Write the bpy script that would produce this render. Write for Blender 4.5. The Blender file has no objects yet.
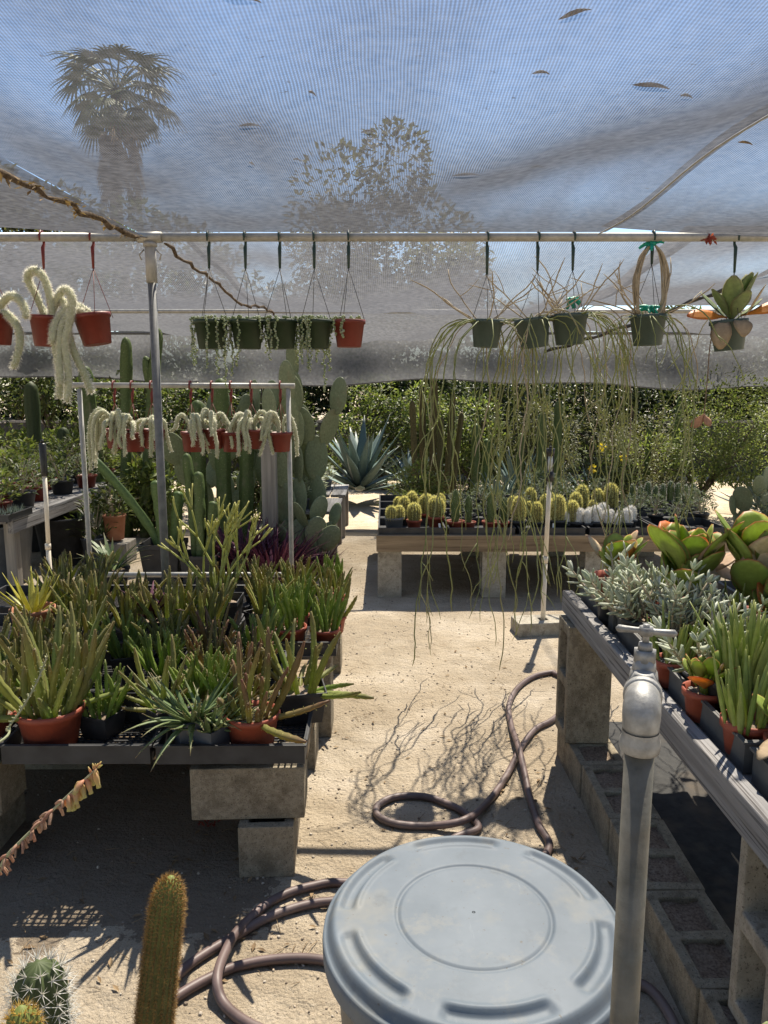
import bpy, bmesh, math, random
import numpy as np
from mathutils import Vector, Matrix, Euler

PI = math.pi
scene = bpy.context.scene
col = scene.collection
rnd = random.Random(7)

# ------------------------------------------------------------------ camera
H, TH, F = 1.68, math.radians(9.3), 770.0
cam_d = bpy.data.cameras.new('camera')
cam_d.sensor_fit = 'VERTICAL'; cam_d.sensor_height = 36.0
cam_d.lens = F / 1024 * 36.0
cam_d.clip_start = 0.02; cam_d.clip_end = 800
cam = bpy.data.objects.new('camera', cam_d); col.objects.link(cam)
cam.location = (0, 0, H); cam.rotation_euler = (PI / 2 - TH, 0, 0)
scene.camera = cam

# ------------------------------------------------------------------ sky, sun, exposure
SUN = Vector((0.20, 0.59, 1.0)).normalized()
SUN_EL = math.asin(SUN.z); SUN_ROT = math.atan2(SUN.x, SUN.y)
world = bpy.data.worlds.new('World'); scene.world = world; world.use_nodes = True
wn = world.node_tree; wn.nodes.clear()
sky = wn.nodes.new('ShaderNodeTexSky'); sky.sky_type = 'NISHITA'; sky.sun_disc = False
sky.sun_elevation = SUN_EL; sky.sun_rotation = SUN_ROT
sky.air_density = 1.0; sky.dust_density = 0.3; sky.ozone_density = 3.0
bg = wn.nodes.new('ShaderNodeBackground'); bg.inputs['Strength'].default_value = 0.078
wo = wn.nodes.new('ShaderNodeOutputWorld')
wn.links.new(sky.outputs[0], bg.inputs[0]); wn.links.new(bg.outputs[0], wo.inputs[0])
sl = bpy.data.lights.new('sun', 'SUN'); sl.energy = 5.0; sl.angle = math.radians(0.5)
sl.color = (1.0, 0.92, 0.78)
so = bpy.data.objects.new('sun', sl); col.objects.link(so)
so.rotation_euler = SUN.to_track_quat('Z', 'Y').to_euler()
scene.view_settings.view_transform = 'Standard'; scene.view_settings.look = 'None'
scene.view_settings.gamma = 1.0; scene.view_settings.use_curve_mapping = False
scene.view_settings.exposure = 1.38
cy = scene.cycles
cy.use_denoising = True
cy.max_bounces = 6; cy.diffuse_bounces = 2; cy.glossy_bounces = 2
cy.transparent_max_bounces = 14; cy.transmission_bounces = 4

# ------------------------------------------------------------------ helpers
def ray(px, py):
    a, v = (px - 384) / F, (512 - py) / F
    return Vector((a, math.cos(TH) + v * math.sin(TH), -math.sin(TH) + v * math.cos(TH)))
def at_z(px, py, z):
    d = ray(px, py); k = (z - H) / d.z
    return Vector((0, 0, H)) + d * k
def at_y(px, py, y):
    d = ray(px, py); k = y / d.y
    return Vector((0, 0, H)) + d * k
def U(a, b): return rnd.uniform(a, b)
def frame(d):
    d = d.normalized()
    a = Vector((0, 0, 1)) if abs(d.z) < 0.9 else Vector((1, 0, 0))
    s = d.cross(a).normalized(); u = s.cross(d).normalized()
    return s, u

class MB:
    def __init__(s):
        s.V = []; s.F = []; s.M = []; s.T = []
    def add(s, vs, fs, mi=0, ts=None):
        o = len(s.V)
        s.V.extend(tuple(v) for v in vs); s.T.extend(ts if ts else [0.0] * len(vs))
        s.F.extend(tuple(i + o for i in f) for f in fs); s.M.extend([mi] * len(fs))
    def box(s, c, d, rot=None, mi=0):
        x, y, z = d[0] / 2, d[1] / 2, d[2] / 2
        vs = [Vector(p) for p in ((-x,-y,-z),(x,-y,-z),(x,y,-z),(-x,y,-z),(-x,-y,z),(x,-y,z),(x,y,z),(-x,y,z))]
        if rot: m = Euler(rot).to_matrix(); vs = [m @ v for v in vs]
        c = Vector(c)
        s.add([v + c for v in vs], [(0,3,2,1),(4,5,6,7),(0,1,5,4),(1,2,6,5),(2,3,7,6),(3,0,4,7)], mi)
    def tube(s, pts, radii, n=8, mi=0, star=None, twist=0.0, t0=0.0, t1=1.0, cap=True):
        pts = [Vector(p) for p in pts]; m = len(pts)
        if not hasattr(radii, '__len__'): radii = [radii] * m
        vs = []; ts = []; u = None
        for i, p in enumerate(pts):
            d = (pts[min(i + 1, m - 1)] - pts[max(i - 1, 0)])
            if d.length < 1e-7: d = Vector((0, 0, 1))
            d.normalize()
            if u is None: a, u = frame(d)
            u = (u - d * u.dot(d))
            if u.length < 1e-5: a, u = frame(d)
            u.normalize(); a = d.cross(u)
            for k in range(n):
                th = 2 * PI * k / n + twist * i
                r = radii[i]
                if star: r *= star[k % len(star)]
                vs.append(p + a * (math.cos(th) * r) + u * (math.sin(th) * r)); ts.append(t0 + (t1 - t0) * i / (m - 1))
        fs = []
        for i in range(m - 1):
            for k in range(n):
                k2 = (k + 1) % n
                fs.append((i*n+k, i*n+k2, (i+1)*n+k2, (i+1)*n+k))
        if cap:
            fs.append(tuple(range(n - 1, -1, -1))); fs.append(tuple((m-1)*n + k for k in range(n)))
        s.add(vs, fs, mi, ts)
    def lathe(s, prof, n=24, c=(0,0,0), mi=0, closed=False):
        c = Vector(c); vs = []
        for r, z in prof:
            for k in range(n):
                a = 2 * PI * k / n
                vs.append(c + Vector((r * math.cos(a), r * math.sin(a), z)))
        fs = []; m = len(prof)
        for i in range(m - 1):
            for k in range(n):
                k2 = (k + 1) % n
                fs.append((i*n+k, i*n+k2, (i+1)*n+k2, (i+1)*n+k))
        if prof[0][0] > 1e-6 and not closed: fs.append(tuple(range(n - 1, -1, -1)))
        if prof[-1][0] > 1e-6 and not closed: fs.append(tuple((m-1)*n + k for k in range(n)))
        s.add(vs, fs, mi)
    def blade(s, pts, widths, thick, nrm, mi=0, edge=False, cup=0.0):
        """thick leaf: six-sided closed section along a path; nrm = rough upper side"""
        pts = [Vector(p) for p in pts]; m = len(pts); vs = []; ts = []
        for i, p in enumerate(pts):
            d = (pts[min(i+1, m-1)] - pts[max(i-1, 0)]).normalized()
            sd = d.cross(Vector(nrm))
            if sd.length < 1e-4: sd, _ = frame(d)
            sd.normalize(); up = sd.cross(d).normalized()
            w = widths[i] / 2; th = thick * min(1.0, widths[i] / max(widths) + 0.1) / 2
            for (a, b) in ((-1, 0), (-0.5, 1), (0.5, 1), (1, 0), (0.5, -1), (-0.5, -1)):
                vs.append(p + sd * (a * w) + up * (b * th + cup * w * abs(a)))
                t = i / (m - 1)
                if edge: t = max(t ** 4, 1.0 if abs(a) == 1 else 0.15)
                ts.append(t)
        fs = []
        for i in range(m - 1):
            for k in range(6):
                k2 = (k + 1) % 6
                fs.append((i*6+k, i*6+k2, (i+1)*6+k2, (i+1)*6+k))
        fs.append((5,4,3,2,1,0)); fs.append(tuple((m-1)*6 + k for k in range(6)))
        s.add(vs, fs, mi, ts)
    def ball(s, c, r, nu=8, nv=6, mi=0, rot=None):
        c = Vector(c); r = Vector(r) if hasattr(r, '__len__') else Vector((r, r, r))
        vs = [Vector((0, 0, -r.z))]; ts = [0.0]
        for j in range(1, nv):
            a = -PI/2 + PI * j / nv
            for k in range(nu):
                b = 2 * PI * k / nu
                vs.append(Vector((r.x*math.cos(a)*math.cos(b), r.y*math.cos(a)*math.sin(b), r.z*math.sin(a)))); ts.append(j / nv)
        vs.append(Vector((0, 0, r.z))); ts.append(1.0)
        if rot is not None: vs = [rot @ v for v in vs]
        fs = [(0, 1 + (k+1) % nu, 1 + k) for k in range(nu)]
        for j in range(nv - 2):
            for k in range(nu):
                a = 1 + j*nu + k; b = 1 + j*nu + (k+1) % nu
                fs.append((a, b, b + nu, a + nu))
        L = len(vs) - 1; o = 1 + (nv-2)*nu
        fs += [(o + k, o + (k+1) % nu, L) for k in range(nu)]
        s.add([v + c for v in vs], fs, mi, ts)
    def spike(s, p, d, L, w, mi=0):
        d = d.normalized(); a, u = frame(d)
        s.add([p + a*w, p - a*w*0.5 + u*w*0.87, p - a*w*0.5 - u*w*0.87, p + d*L], [(0,1,3),(1,2,3),(2,0,3)], mi, [0,0,0,1])
    def hair(s, p, d, L, w, mi=0):
        d = d.normalized(); a, u = frame(d)
        if rnd.random() < .5: a = u
        s.add([p + a*w, p - a*w, p + d*L], [(0,1,2)], mi, [0,0,1])
    def leafq(s, p, d, n, L, w, mi=0):
        sd = d.cross(n).normalized() * (w / 2)
        up = sd.cross(d).normalized() * (w * 0.18)
        m = p + d * (L * 0.5)
        s.add([p, m + sd + up, p + d * L, m - sd + up, m], [(0,1,4),(1,2,4),(2,3,4),(3,0,4)], mi, [0, .5, 1, .5, .5])
    def build(s, name, mats, parent=None, smooth=True, loc=None, bevel=0.0):
        me = bpy.data.meshes.new(name)
        me.from_pydata(s.V, [], s.F)
        if not isinstance(mats, (list, tuple)): mats = [mats]
        for m in mats: me.materials.append(m)
        if len(mats) > 1: me.polygons.foreach_set('material_index', s.M)
        at = me.attributes.new('t', 'FLOAT', 'POINT'); at.data.foreach_set('value', s.T)
        if smooth: me.polygons.foreach_set('use_smooth', [True] * len(s.F))
        me.update()
        o = bpy.data.objects.new(name, me); col.objects.link(o)
        if parent is not None: o.parent = parent
        if loc is not None: o.location = loc
        if bevel:
            b = o.modifiers.new('bevel', 'BEVEL'); b.width = bevel; b.segments = 2; b.limit_method = 'ANGLE'
        return o

def tag(o, label, cat=None, group=None):
    o['label'] = label
    if cat: o['category'] = cat
    if group: o['group'] = group
    return o
def thing(name, label, cat, loc=(0,0,0), rotz=0.0, group=None):
    o = bpy.data.objects.new(name, None); col.objects.link(o)
    o.empty_display_size = 0.05
    o.location = loc; o.rotation_euler = (0, 0, rotz)
    return tag(o, label, cat, group)
KIDS = {}
def kids(o): return [c for c in bpy.data.objects if c.parent is o]
def dup(root, loc, rotz, label, group=None, scale=1.0):
    if root.name not in KIDS: KIDS[root.name] = [(c, kids(c)) for c in kids(root)]
    r = root.copy(); col.objects.link(r); r.location = loc; r.rotation_euler = (0, 0, rotz); r.scale = (scale,)*3
    r['label'] = label
    if group: r['group'] = group
    for ch, gr in KIDS[root.name]:
        c = ch.copy(); col.objects.link(c); c.parent = r
        for g in gr:
            d = g.copy(); col.objects.link(d); d.parent = c
    return r
def place(root, loc, rotz, label, group=None, scale=1.0, used=set()):
    """first call moves the prototype itself, later calls copy it"""
    if root.name not in used:
        used.add(root.name)
        root.location = loc; root.rotation_euler = (0, 0, rotz); root.scale = (scale,)*3; root['label'] = label
        if group: root['group'] = group
        return root
    return dup(root, loc, rotz, label, group, scale)
ORD = ['first','second','third','fourth','fifth','sixth','seventh','eighth','ninth','tenth','eleventh','twelfth','thirteenth','fourteenth']

# ------------------------------------------------------------------ materials
def newmat(name):
    m = bpy.data.materials.new(name); m.use_nodes = True
    nt = m.node_tree; nt.nodes.clear()
    out = nt.nodes.new('ShaderNodeOutputMaterial')
    return m, nt, out
def rgba(c): return (c[0], c[1], c[2], 1.0)
def noise(nt, scale, detail=4, vec=None, rough=0.55):
    n = nt.nodes.new('ShaderNodeTexNoise'); n.inputs['Scale'].default_value = scale
    n.inputs['Detail'].default_value = detail; n.inputs['Roughness'].default_value = rough
    if vec is not None: nt.links.new(vec, n.inputs['Vector'])
    return n.outputs['Fac']
def coord(nt, kind='Object', scale=None):
    tc = nt.nodes.new('ShaderNodeTexCoord'); o = tc.outputs[kind]
    if scale:
        mp = nt.nodes.new('ShaderNodeMapping'); mp.inputs['Scale'].default_value = scale
        nt.links.new(o, mp.inputs['Vector']); o = mp.outputs[0]
    return o
def ramp(nt, fac, stops):
    r = nt.nodes.new('ShaderNodeValToRGB'); e = r.color_ramp.elements
    if len(stops) == 1: stops = [(0.0, stops[0][1]), (1.0, stops[0][1])]
    while len(e) < len(stops): e.new(0.5)
    for k, (p, c) in enumerate(stops): e[k].position = p; e[k].color = rgba(c)
    nt.links.new(fac, r.inputs['Fac']); return r.outputs['Color']
def mix(nt, fac, a, b, mode='MIX'):
    n = nt.nodes.new('ShaderNodeMix'); n.data_type = 'RGBA'; n.blend_type = mode
    for v, i in ((fac, 0), (a, 6), (b, 7)):
        if isinstance(v, (int, float)): n.inputs[i].default_value = v
        elif isinstance(v, tuple): n.inputs[i].default_value = rgba(v)
        else: nt.links.new(v, n.inputs[i])
    return n.outputs[2]
def maths(nt, op, a, b=None):
    n = nt.nodes.new('ShaderNodeMath'); n.operation = op
    for v, i in ((a, 0), (b, 1)):
        if v is None: continue
        if isinstance(v, (int, float)): n.inputs[i].default_value = v
        else: nt.links.new(v, n.inputs[i])
    return n.outputs[0]
def bump(nt, h, strength, dist):
    b = nt.nodes.new('ShaderNodeBump'); b.inputs['Strength'].default_value = strength; b.inputs['Distance'].default_value = dist
    nt.links.new(h, b.inputs['Height']); return b.outputs[0]
def principled(nt, colr, rough=0.6, metal=0.0, nrm=None, spec=0.5):
    p = nt.nodes.new('ShaderNodeBsdfPrincipled')
    if isinstance(colr, tuple): p.inputs['Base Color'].default_value = rgba(colr)
    else: nt.links.new(colr, p.inputs['Base Color'])
    if isinstance(rough, (int, float)): p.inputs['Roughness'].default_value = rough
    else: nt.links.new(rough, p.inputs['Roughness'])
    p.inputs['Metallic'].default_value = metal
    p.inputs['Specular IOR Level'].default_value = spec
    if nrm is not None: nt.links.new(nrm, p.inputs['Normal'])
    return p.outputs[0]
def finish(nt, out, sh): nt.links.new(sh, out.inputs['Surface'])

def m_surface(name, c1, c2, nscale=20, rough=0.7, metal=0.0, bstr=0.3, bdist=0.003, stretch=None, c3=None, spec=0.4):
    m, nt, out = newmat(name)
    v = coord(nt, 'Object', stretch)
    f = noise(nt, nscale, 6, v)
    stops = [(0.3, c1), (0.7, c2)]
    c = ramp(nt, f, stops)
    if c3 is not None:
        f2 = noise(nt, nscale * 0.23, 3, v)
        c = mix(nt, ramp(nt, f2, [(0.5, (0,0,0)), (0.68, (1,1,1))]), c, c3)
    fb = noise(nt, nscale * 3.5, 5, v, 0.65)
    finish(nt, out, principled(nt, c, rough, metal, bump(nt, fb, bstr, bdist), spec))
    return m
def m_leaf(name, cols, tip=None, tpow=2.0, tamt=0.8, rough=0.55, transl=0.3, tcol=None, mottle=0.35, spec=0.28):
    m, nt, out = newmat(name)
    g = nt.nodes.new('ShaderNodeNewGeometry')
    stops = [(k / max(1, len(cols) - 1), c) for k, c in enumerate(cols)]
    c = ramp(nt, g.outputs['Random Per Island'], stops)
    f = noise(nt, 55, 3, coord(nt))
    c = mix(nt, mottle, c, mix(nt, 1.0, c, ramp(nt, f, [(0.25, (0.45,0.45,0.45)), (0.75, (1.5,1.5,1.5))]), 'MULTIPLY'))
    if tip is not None:
        a = nt.nodes.new('ShaderNodeAttribute'); a.attribute_name = 't'
        k = maths(nt, 'MULTIPLY', maths(nt, 'POWER', a.outputs['Fac'], tpow), tamt)
        k = maths(nt, 'MULTIPLY', k, maths(nt, 'ADD', maths(nt, 'MULTIPLY', f, 1.2), 0.3))
        n = nt.nodes.new('ShaderNodeClamp'); nt.links.new(k, n.inputs[0])
        c = mix(nt, n.outputs[0], c, tip)
    p = principled(nt, c, rough, 0.0, None, spec)
    if transl:
        tr = nt.nodes.new('ShaderNodeBsdfTranslucent')
        if tcol is None:
            nt.links.new(mix(nt, 1.0, c, (1.3, 1.35, 0.7), 'MULTIPLY'), tr.inputs[0])
        else: tr.inputs[0].default_value = rgba(tcol)
        ms = nt.nodes.new('ShaderNodeMixShader'); ms.inputs[0].default_value = transl
        nt.links.new(p, ms.inputs[1]); nt.links.new(tr.outputs[0], ms.inputs[2]); p = ms.outputs[0]
    finish(nt, out, p); return m
def m_net(name, axes, cover=0.36, period=0.008, c1=(0.062,0.063,0.07), c2=(0.118,0.12,0.13), tl=0.45):
    """woven shade cloth: yarns of the weave cover part of the sheet, and cover more of it the flatter one looks along it"""
    m, nt, out = newmat(name)
    v = coord(nt); sp = nt.nodes.new('ShaderNodeSeparateXYZ'); nt.links.new(v, sp.inputs[0])
    w = noise(nt, 1.3, 2, v)
    a = maths(nt, 'SINE', maths(nt, 'MULTIPLY', maths(nt, 'ADD', sp.outputs[axes[0]], maths(nt, 'MULTIPLY', w, 0.05)), 2*PI/period))
    b = maths(nt, 'SINE', maths(nt, 'MULTIPLY', sp.outputs[axes[1]], 2*PI/(period*1.7)))
    s = maths(nt, 'ADD', maths(nt, 'MULTIPLY', a, 0.12), maths(nt, 'MULTIPLY', b, 0.03))
    st = noise(nt, 9, 4, coord(nt, 'Object', (1.0, 0.12, 1.0) if axes[1] == 1 else (0.2, 1, 1)))
    big = noise(nt, 0.9, 3, v)
    cv = maths(nt, 'ADD', maths(nt, 'ADD', s, cover), maths(nt, 'ADD', maths(nt, 'MULTIPLY', maths(nt, 'SUBTRACT', st, 0.5), 0.16), maths(nt, 'MULTIPLY', maths(nt, 'SUBTRACT', big, 0.5), 0.25)))
    sp_ = ramp(nt, noise(nt, 34, 3, v, .8), [(0.66, (0,0,0)), (0.74, (.35,.35,.35))])
    cv = maths(nt, 'ADD', cv, sp_)
    cl = nt.nodes.new('ShaderNodeClamp'); cl.inputs[1].default_value = 0.08; cl.inputs[2].default_value = 0.975
    nt.links.new(cv, cl.inputs[0])
    lw = nt.nodes.new('ShaderNodeLayerWeight'); lw.inputs['Blend'].default_value = 0.5
    cosv = maths(nt, 'MAXIMUM', maths(nt, 'SUBTRACT', 1.0, lw.outputs['Facing']), 0.1)
    op = maths(nt, 'POWER', maths(nt, 'SUBTRACT', 1.0, cl.outputs[0]), maths(nt, 'POWER', maths(nt, 'DIVIDE', 0.70, cosv), 1.3))
    colr = ramp(nt, noise(nt, 30, 5, v), [(0.3, c1), (0.7, c2)])
    d = nt.nodes.new('ShaderNodeBsdfDiffuse'); nt.links.new(colr, d.inputs[0])
    t = nt.nodes.new('ShaderNodeBsdfTranslucent'); nt.links.new(colr, t.inputs[0])
    ms = nt.nodes.new('ShaderNodeMixShader'); ms.inputs[0].default_value = tl
    nt.links.new(d.outputs[0], ms.inputs[1]); nt.links.new(t.outputs[0], ms.inputs[2])
    tr = nt.nodes.new('ShaderNodeBsdfTransparent')
    m2 = nt.nodes.new('ShaderNodeMixShader'); nt.links.new(op, m2.inputs[0])
    nt.links.new(ms.outputs[0], m2.inputs[1]); nt.links.new(tr.outputs[0], m2.inputs[2])
    finish(nt, out, m2.outputs[0]); return m

def m_ground():
    m, nt, out = newmat('sandy_ground')
    v = coord(nt)
    c = ramp(nt, noise(nt, 2.2, 6, v, 0.6), [(0.3, (0.41,0.335,0.24)), (0.55, (0.50,0.42,0.315)), (0.75, (0.58,0.50,0.40))])
    sp = noise(nt, 110, 4, v, 0.7)
    c = mix(nt, ramp(nt, sp, [(0.60, (0,0,0)), (0.70, (1,1,1))]), c, (0.17,0.125,0.085))
    c = mix(nt, ramp(nt, sp, [(0.30, (1,1,1)), (0.38, (0,0,0))]), c, (0.62,0.55,0.45))
    sp2 = noise(nt, 240, 3, v, 0.8)
    c = mix(nt, ramp(nt, sp2, [(0.56, (0,0,0)), (0.66, (.75,.75,.75))]), c, (0.20,0.155,0.11))
    c = mix(nt, ramp(nt, sp2, [(0.34, (.7,.7,.7)), (0.44, (0,0,0))]), c, (0.60,0.53,0.44))
    # organic litter: darker soil patches with their own outlines
    lit = noise(nt, 6.5, 8, v, 0.72)
    c = mix(nt, ramp(nt, lit, [(0.58, (0,0,0)), (0.70, (0.6,0.6,0.6))]), c, (0.22,0.16,0.105))
    c = mix(nt, ramp(nt, noise(nt, 1.1, 5, v, .6), [(0.42, (.55,.55,.55)), (0.60, (0,0,0))]), c, (0.33,0.262,0.18))
    # ground turns darker brown under the two side benches, ragged at the edge
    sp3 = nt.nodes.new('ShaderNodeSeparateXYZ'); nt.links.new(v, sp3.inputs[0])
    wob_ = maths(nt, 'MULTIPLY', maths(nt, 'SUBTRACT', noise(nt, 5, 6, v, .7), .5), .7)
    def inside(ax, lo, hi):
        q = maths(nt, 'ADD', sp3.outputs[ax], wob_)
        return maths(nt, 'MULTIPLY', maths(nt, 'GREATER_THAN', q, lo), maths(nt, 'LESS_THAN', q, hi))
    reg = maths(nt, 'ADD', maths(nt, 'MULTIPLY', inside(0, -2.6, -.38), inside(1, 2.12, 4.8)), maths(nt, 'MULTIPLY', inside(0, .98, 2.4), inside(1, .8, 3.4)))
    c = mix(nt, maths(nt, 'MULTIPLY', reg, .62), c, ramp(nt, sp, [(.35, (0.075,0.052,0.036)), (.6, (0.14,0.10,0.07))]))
    vo = nt.nodes.new('ShaderNodeTexVoronoi'); vo.inputs['Scale'].default_value = 75; nt.links.new(v, vo.inputs['Vector'])
    h = maths(nt, 'ADD', maths(nt, 'MULTIPLY', noise(nt, 38, 8, v, 0.75), 1.0), maths(nt, 'MULTIPLY', vo.outputs['Distance'], -0.35))
    h = maths(nt, 'ADD', h, maths(nt, 'MULTIPLY', noise(nt, 9, 4, v), 2.2))
    h = maths(nt, 'ADD', h, maths(nt, 'MULTIPLY', noise(nt, 150, 3, v, .8), .35))
    finish(nt, out, principled(nt, c, 0.95, 0, bump(nt, h, 1.0, 0.017), 0.15)); return m

M = {}
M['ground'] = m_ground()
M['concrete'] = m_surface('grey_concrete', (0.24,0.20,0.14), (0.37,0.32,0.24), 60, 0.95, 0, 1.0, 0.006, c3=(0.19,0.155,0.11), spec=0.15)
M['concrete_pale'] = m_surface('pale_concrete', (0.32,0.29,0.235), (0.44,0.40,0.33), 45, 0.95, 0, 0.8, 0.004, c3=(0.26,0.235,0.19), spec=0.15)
M['soil'] = m_surface('potting_soil', (0.05,0.035,0.025), (0.22,0.17,0.12), 90, 1.0, 0, 1.0, 0.006, spec=0.1)
M['gravel_soil'] = m_surface('gritty_soil', (0.16,0.11,0.08), (0.42,0.34,0.26), 120, 1.0, 0, 1.0, 0.006, spec=0.1)
def add_pores(name, sc, lo, colr, amt=.85):
    m = M[name]; nt = m.node_tree
    p = [n for n in nt.nodes if n.type == 'BSDF_PRINCIPLED'][0]; l = p.inputs['Base Color'].links[0].from_socket
    f = noise(nt, sc, 3, coord(nt), .8)
    nt.links.new(mix(nt, ramp(nt, f, [(lo, (amt,)*3), (lo + .07, (0,0,0))]), l, colr), p.inputs['Base Color'])
for q in ('concrete', 'concrete_pale'):
    add_pores(q, 170, .36, (0.07,0.058,0.045)); add_pores(q, 9, .36, (0.17,0.14,0.105), .6); add_pores(q, 330, .33, (0.50,0.46,0.38), .7)
M['wood_x'] = m_surface('brown_timber', (0.20,0.145,0.09), (0.34,0.26,0.17), 22, 0.85, 0, 0.6, 0.003, stretch=(0.08,1,1), c3=(0.15,0.11,0.075), spec=0.2)
M['wood_grey_y'] = m_surface('weathered_grey_timber', (0.13,0.125,0.125), (0.34,0.33,0.325), 28, 0.85, 0, 0.9, 0.004, stretch=(1,0.05,1), c3=(0.22,0.20,0.185), spec=0.2)
def add_grain(name, sc, stretch, colr):
    m = M[name]; nt = m.node_tree
    p = [n for n in nt.nodes if n.type == 'BSDF_PRINCIPLED'][0]; l = p.inputs['Base Color'].links[0].from_socket
    f = noise(nt, sc, 4, coord(nt, 'Object', stretch), .6)
    nt.links.new(mix(nt, ramp(nt, f, [(.54, (0,0,0)), (.62, (.85,.85,.85))]), l, colr), p.inputs['Base Color'])
add_grain('wood_grey_y', 95, (1, .018, 1), (0.055,0.05,0.047))
add_grain('wood_x', 80, (.02, 1, 1), (0.10,0.07,0.045))
M['wood_grey_z'] = m_surface('weathered_post_timber', (0.17,0.155,0.135), (0.34,0.31,0.27), 28, 0.85, 0, 0.8, 0.004, stretch=(1,1,0.06), spec=0.2)
M['tray'] = m_surface('black_tray_plastic', (0.022,0.022,0.024), (0.05,0.05,0.052), 14, 0.55, 0, 0.15, 0.001)
M['tray_grey'] = m_surface('dusty_tray_plastic', (0.07,0.068,0.066), (0.13,0.125,0.12), 12, 0.6, 0, 0.2, 0.001)
M['black_pot'] = m_surface('black_pot_plastic', (0.018,0.018,0.02), (0.04,0.04,0.042), 12, 0.5, 0, 0.15, 0.001)
M['grey_pot'] = m_surface('grey_pot_plastic', (0.075,0.085,0.10), (0.12,0.13,0.15), 10, 0.5, 0, 0.1, 0.001)
M['terracotta'] = m_surface('terracotta_plastic', (0.24,0.05,0.028), (0.33,0.08,0.042), 16, 0.55, 0, 0.2, 0.001)
M['clay'] = m_surface('fired_clay', (0.33,0.13,0.07), (0.45,0.21,0.12), 14, 0.85, 0, 0.3, 0.002)
M['red_pot'] = m_surface('red_pot_plastic', (0.135,0.022,0.014), (0.19,0.033,0.021), 12, 0.5, 0, 0.1, 0.001)
M['green_pot'] = m_surface('dark_green_pot_plastic', (0.014,0.028,0.012), (0.026,0.045,0.02), 12, 0.5, 0, 0.1, 0.001)
M['teal_pot'] = m_surface('grey_green_pot_plastic', (0.04,0.062,0.052), (0.06,0.088,0.075), 12, 0.5, 0, 0.1, 0.001)
M['pipe'] = m_surface('galvanised_steel', (0.33,0.32,0.285), (0.48,0.46,0.41), 30, 0.5, 0.3, 0.15, 0.001)
M['pipe_dark'] = m_surface('dull_steel', (0.12,0.122,0.125), (0.19,0.19,0.19), 30, 0.65, 0.25, 0.15, 0.001)
M['galv_old'] = m_surface('stained_galvanised_pipe', (0.095,0.089,0.072), (0.17,0.16,0.136), 35, 0.5, 0.5, 0.5, 0.0015, c3=(0.15,0.125,0.09))
M['galv_elbow'] = m_surface('galvanised_elbow', (0.20,0.195,0.185), (0.38,0.375,0.36), 55, 0.55, 0.4, 0.6, 0.001, c3=(0.18,0.15,0.11))
M['valve'] = m_surface('polished_valve_metal', (0.17,0.165,0.155), (0.36,0.355,0.345), 60, 0.55, 0.45, 0.6, 0.001)
M['white_metal'] = m_surface('pale_painted_tube', (0.30,0.29,0.265), (0.42,0.41,0.38), 25, 0.5, 0.1, 0.1, 0.001)
M['pvc'] = m_surface('pvc_pipe', (0.62,0.55,0.44), (0.74,0.67,0.56), 15, 0.5, 0, 0.05, 0.001)
M['black_plastic'] = m_surface('black_moulded_plastic', (0.012,0.012,0.012), (0.03,0.03,0.03), 20, 0.4, 0, 0.05, 0.001)
M['clear_plastic'] = m_surface('cloudy_plastic', (0.35,0.36,0.36), (0.55,0.56,0.56), 30, 0.3, 0, 0.1, 0.001)
M['hose'] = m_surface('brown_rubber_hose', (0.085,0.056,0.05), (0.155,0.108,0.10), 10, 0.5, 0, 0.25, 0.001, c3=(0.20,0.155,0.14))
M['wire'] = m_surface('dark_wire', (0.03,0.03,0.028), (0.07,0.065,0.06), 30, 0.5, 0.3, 0.1, 0.001)
M['hook_red'] = m_surface('red_plastic_hook', (0.13,0.018,0.015), (0.19,0.03,0.022), 30, 0.5, 0, 0.1, 0.001)
M['hook_green'] = m_surface('dark_hook_plastic', (0.015,0.035,0.03), (0.03,0.06,0.05), 30, 0.5, 0, 0.1, 0.001)
M['ribbon'] = m_surface('green_ribbon', (0.0,0.20,0.13), (0.01,0.33,0.22), 30, 0.5, 0, 0.1, 0.001)
M['blue'] = m_surface('blue_plastic', (0.03,0.07,0.16), (0.045,0.10,0.22), 10, 0.5, 0, 0.1, 0.001)
M['rope'] = m_surface('frayed_brown_rope', (0.07,0.05,0.035), (0.22,0.17,0.12), 60, 0.95, 0, 1.0, 0.006, spec=0.1)
M['bark'] = m_surface('rough_bark', (0.07,0.05,0.038), (0.19,0.15,0.115), 16, 0.95, 0, 1.0, 0.02, stretch=(1,1,0.25), spec=0.1)
M['twig'] = m_surface('dry_twig', (0.13,0.09,0.06), (0.26,0.19,0.13), 40, 0.9, 0, 0.4, 0.002, spec=0.15)
M['white_tag'] = m_surface('white_plastic_tag', (0.66,0.66,0.64), (0.8,0.8,0.78), 20, 0.5, 0, 0.05, 0.001)
M['wall'] = m_surface('dark_fence_timber', (0.035,0.034,0.032), (0.075,0.07,0.065), 12, 0.9, 0, 0.6, 0.004, stretch=(1,1,0.1), spec=0.15)
M['net_h'] = m_net('shade_cloth', (0, 1))
M['net_far'] = m_net('far_shade_cloth', (0, 1), 0.40, 0.012, (0.11,0.113,0.125), (0.18,0.184,0.20))
M['net_back'] = m_net('rear_shade_cloth', (0, 1), 0.62, 0.012, (0.11,0.111,0.118), (0.18,0.181,0.19))
M['net_v'] = m_net('hanging_shade_cloth', (0, 2), 1.02, 0.013, (0.13,0.13,0.135), (0.20,0.20,0.205))
M['stapelia'] = m_leaf('stapelia_green', [(0.25,0.31,0.09), (0.36,0.39,0.14), (0.30,0.29,0.10), (0.22,0.32,0.085)], (0.19,0.105,0.085), 2.2, 0.7, 0.5, 0.46)
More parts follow.
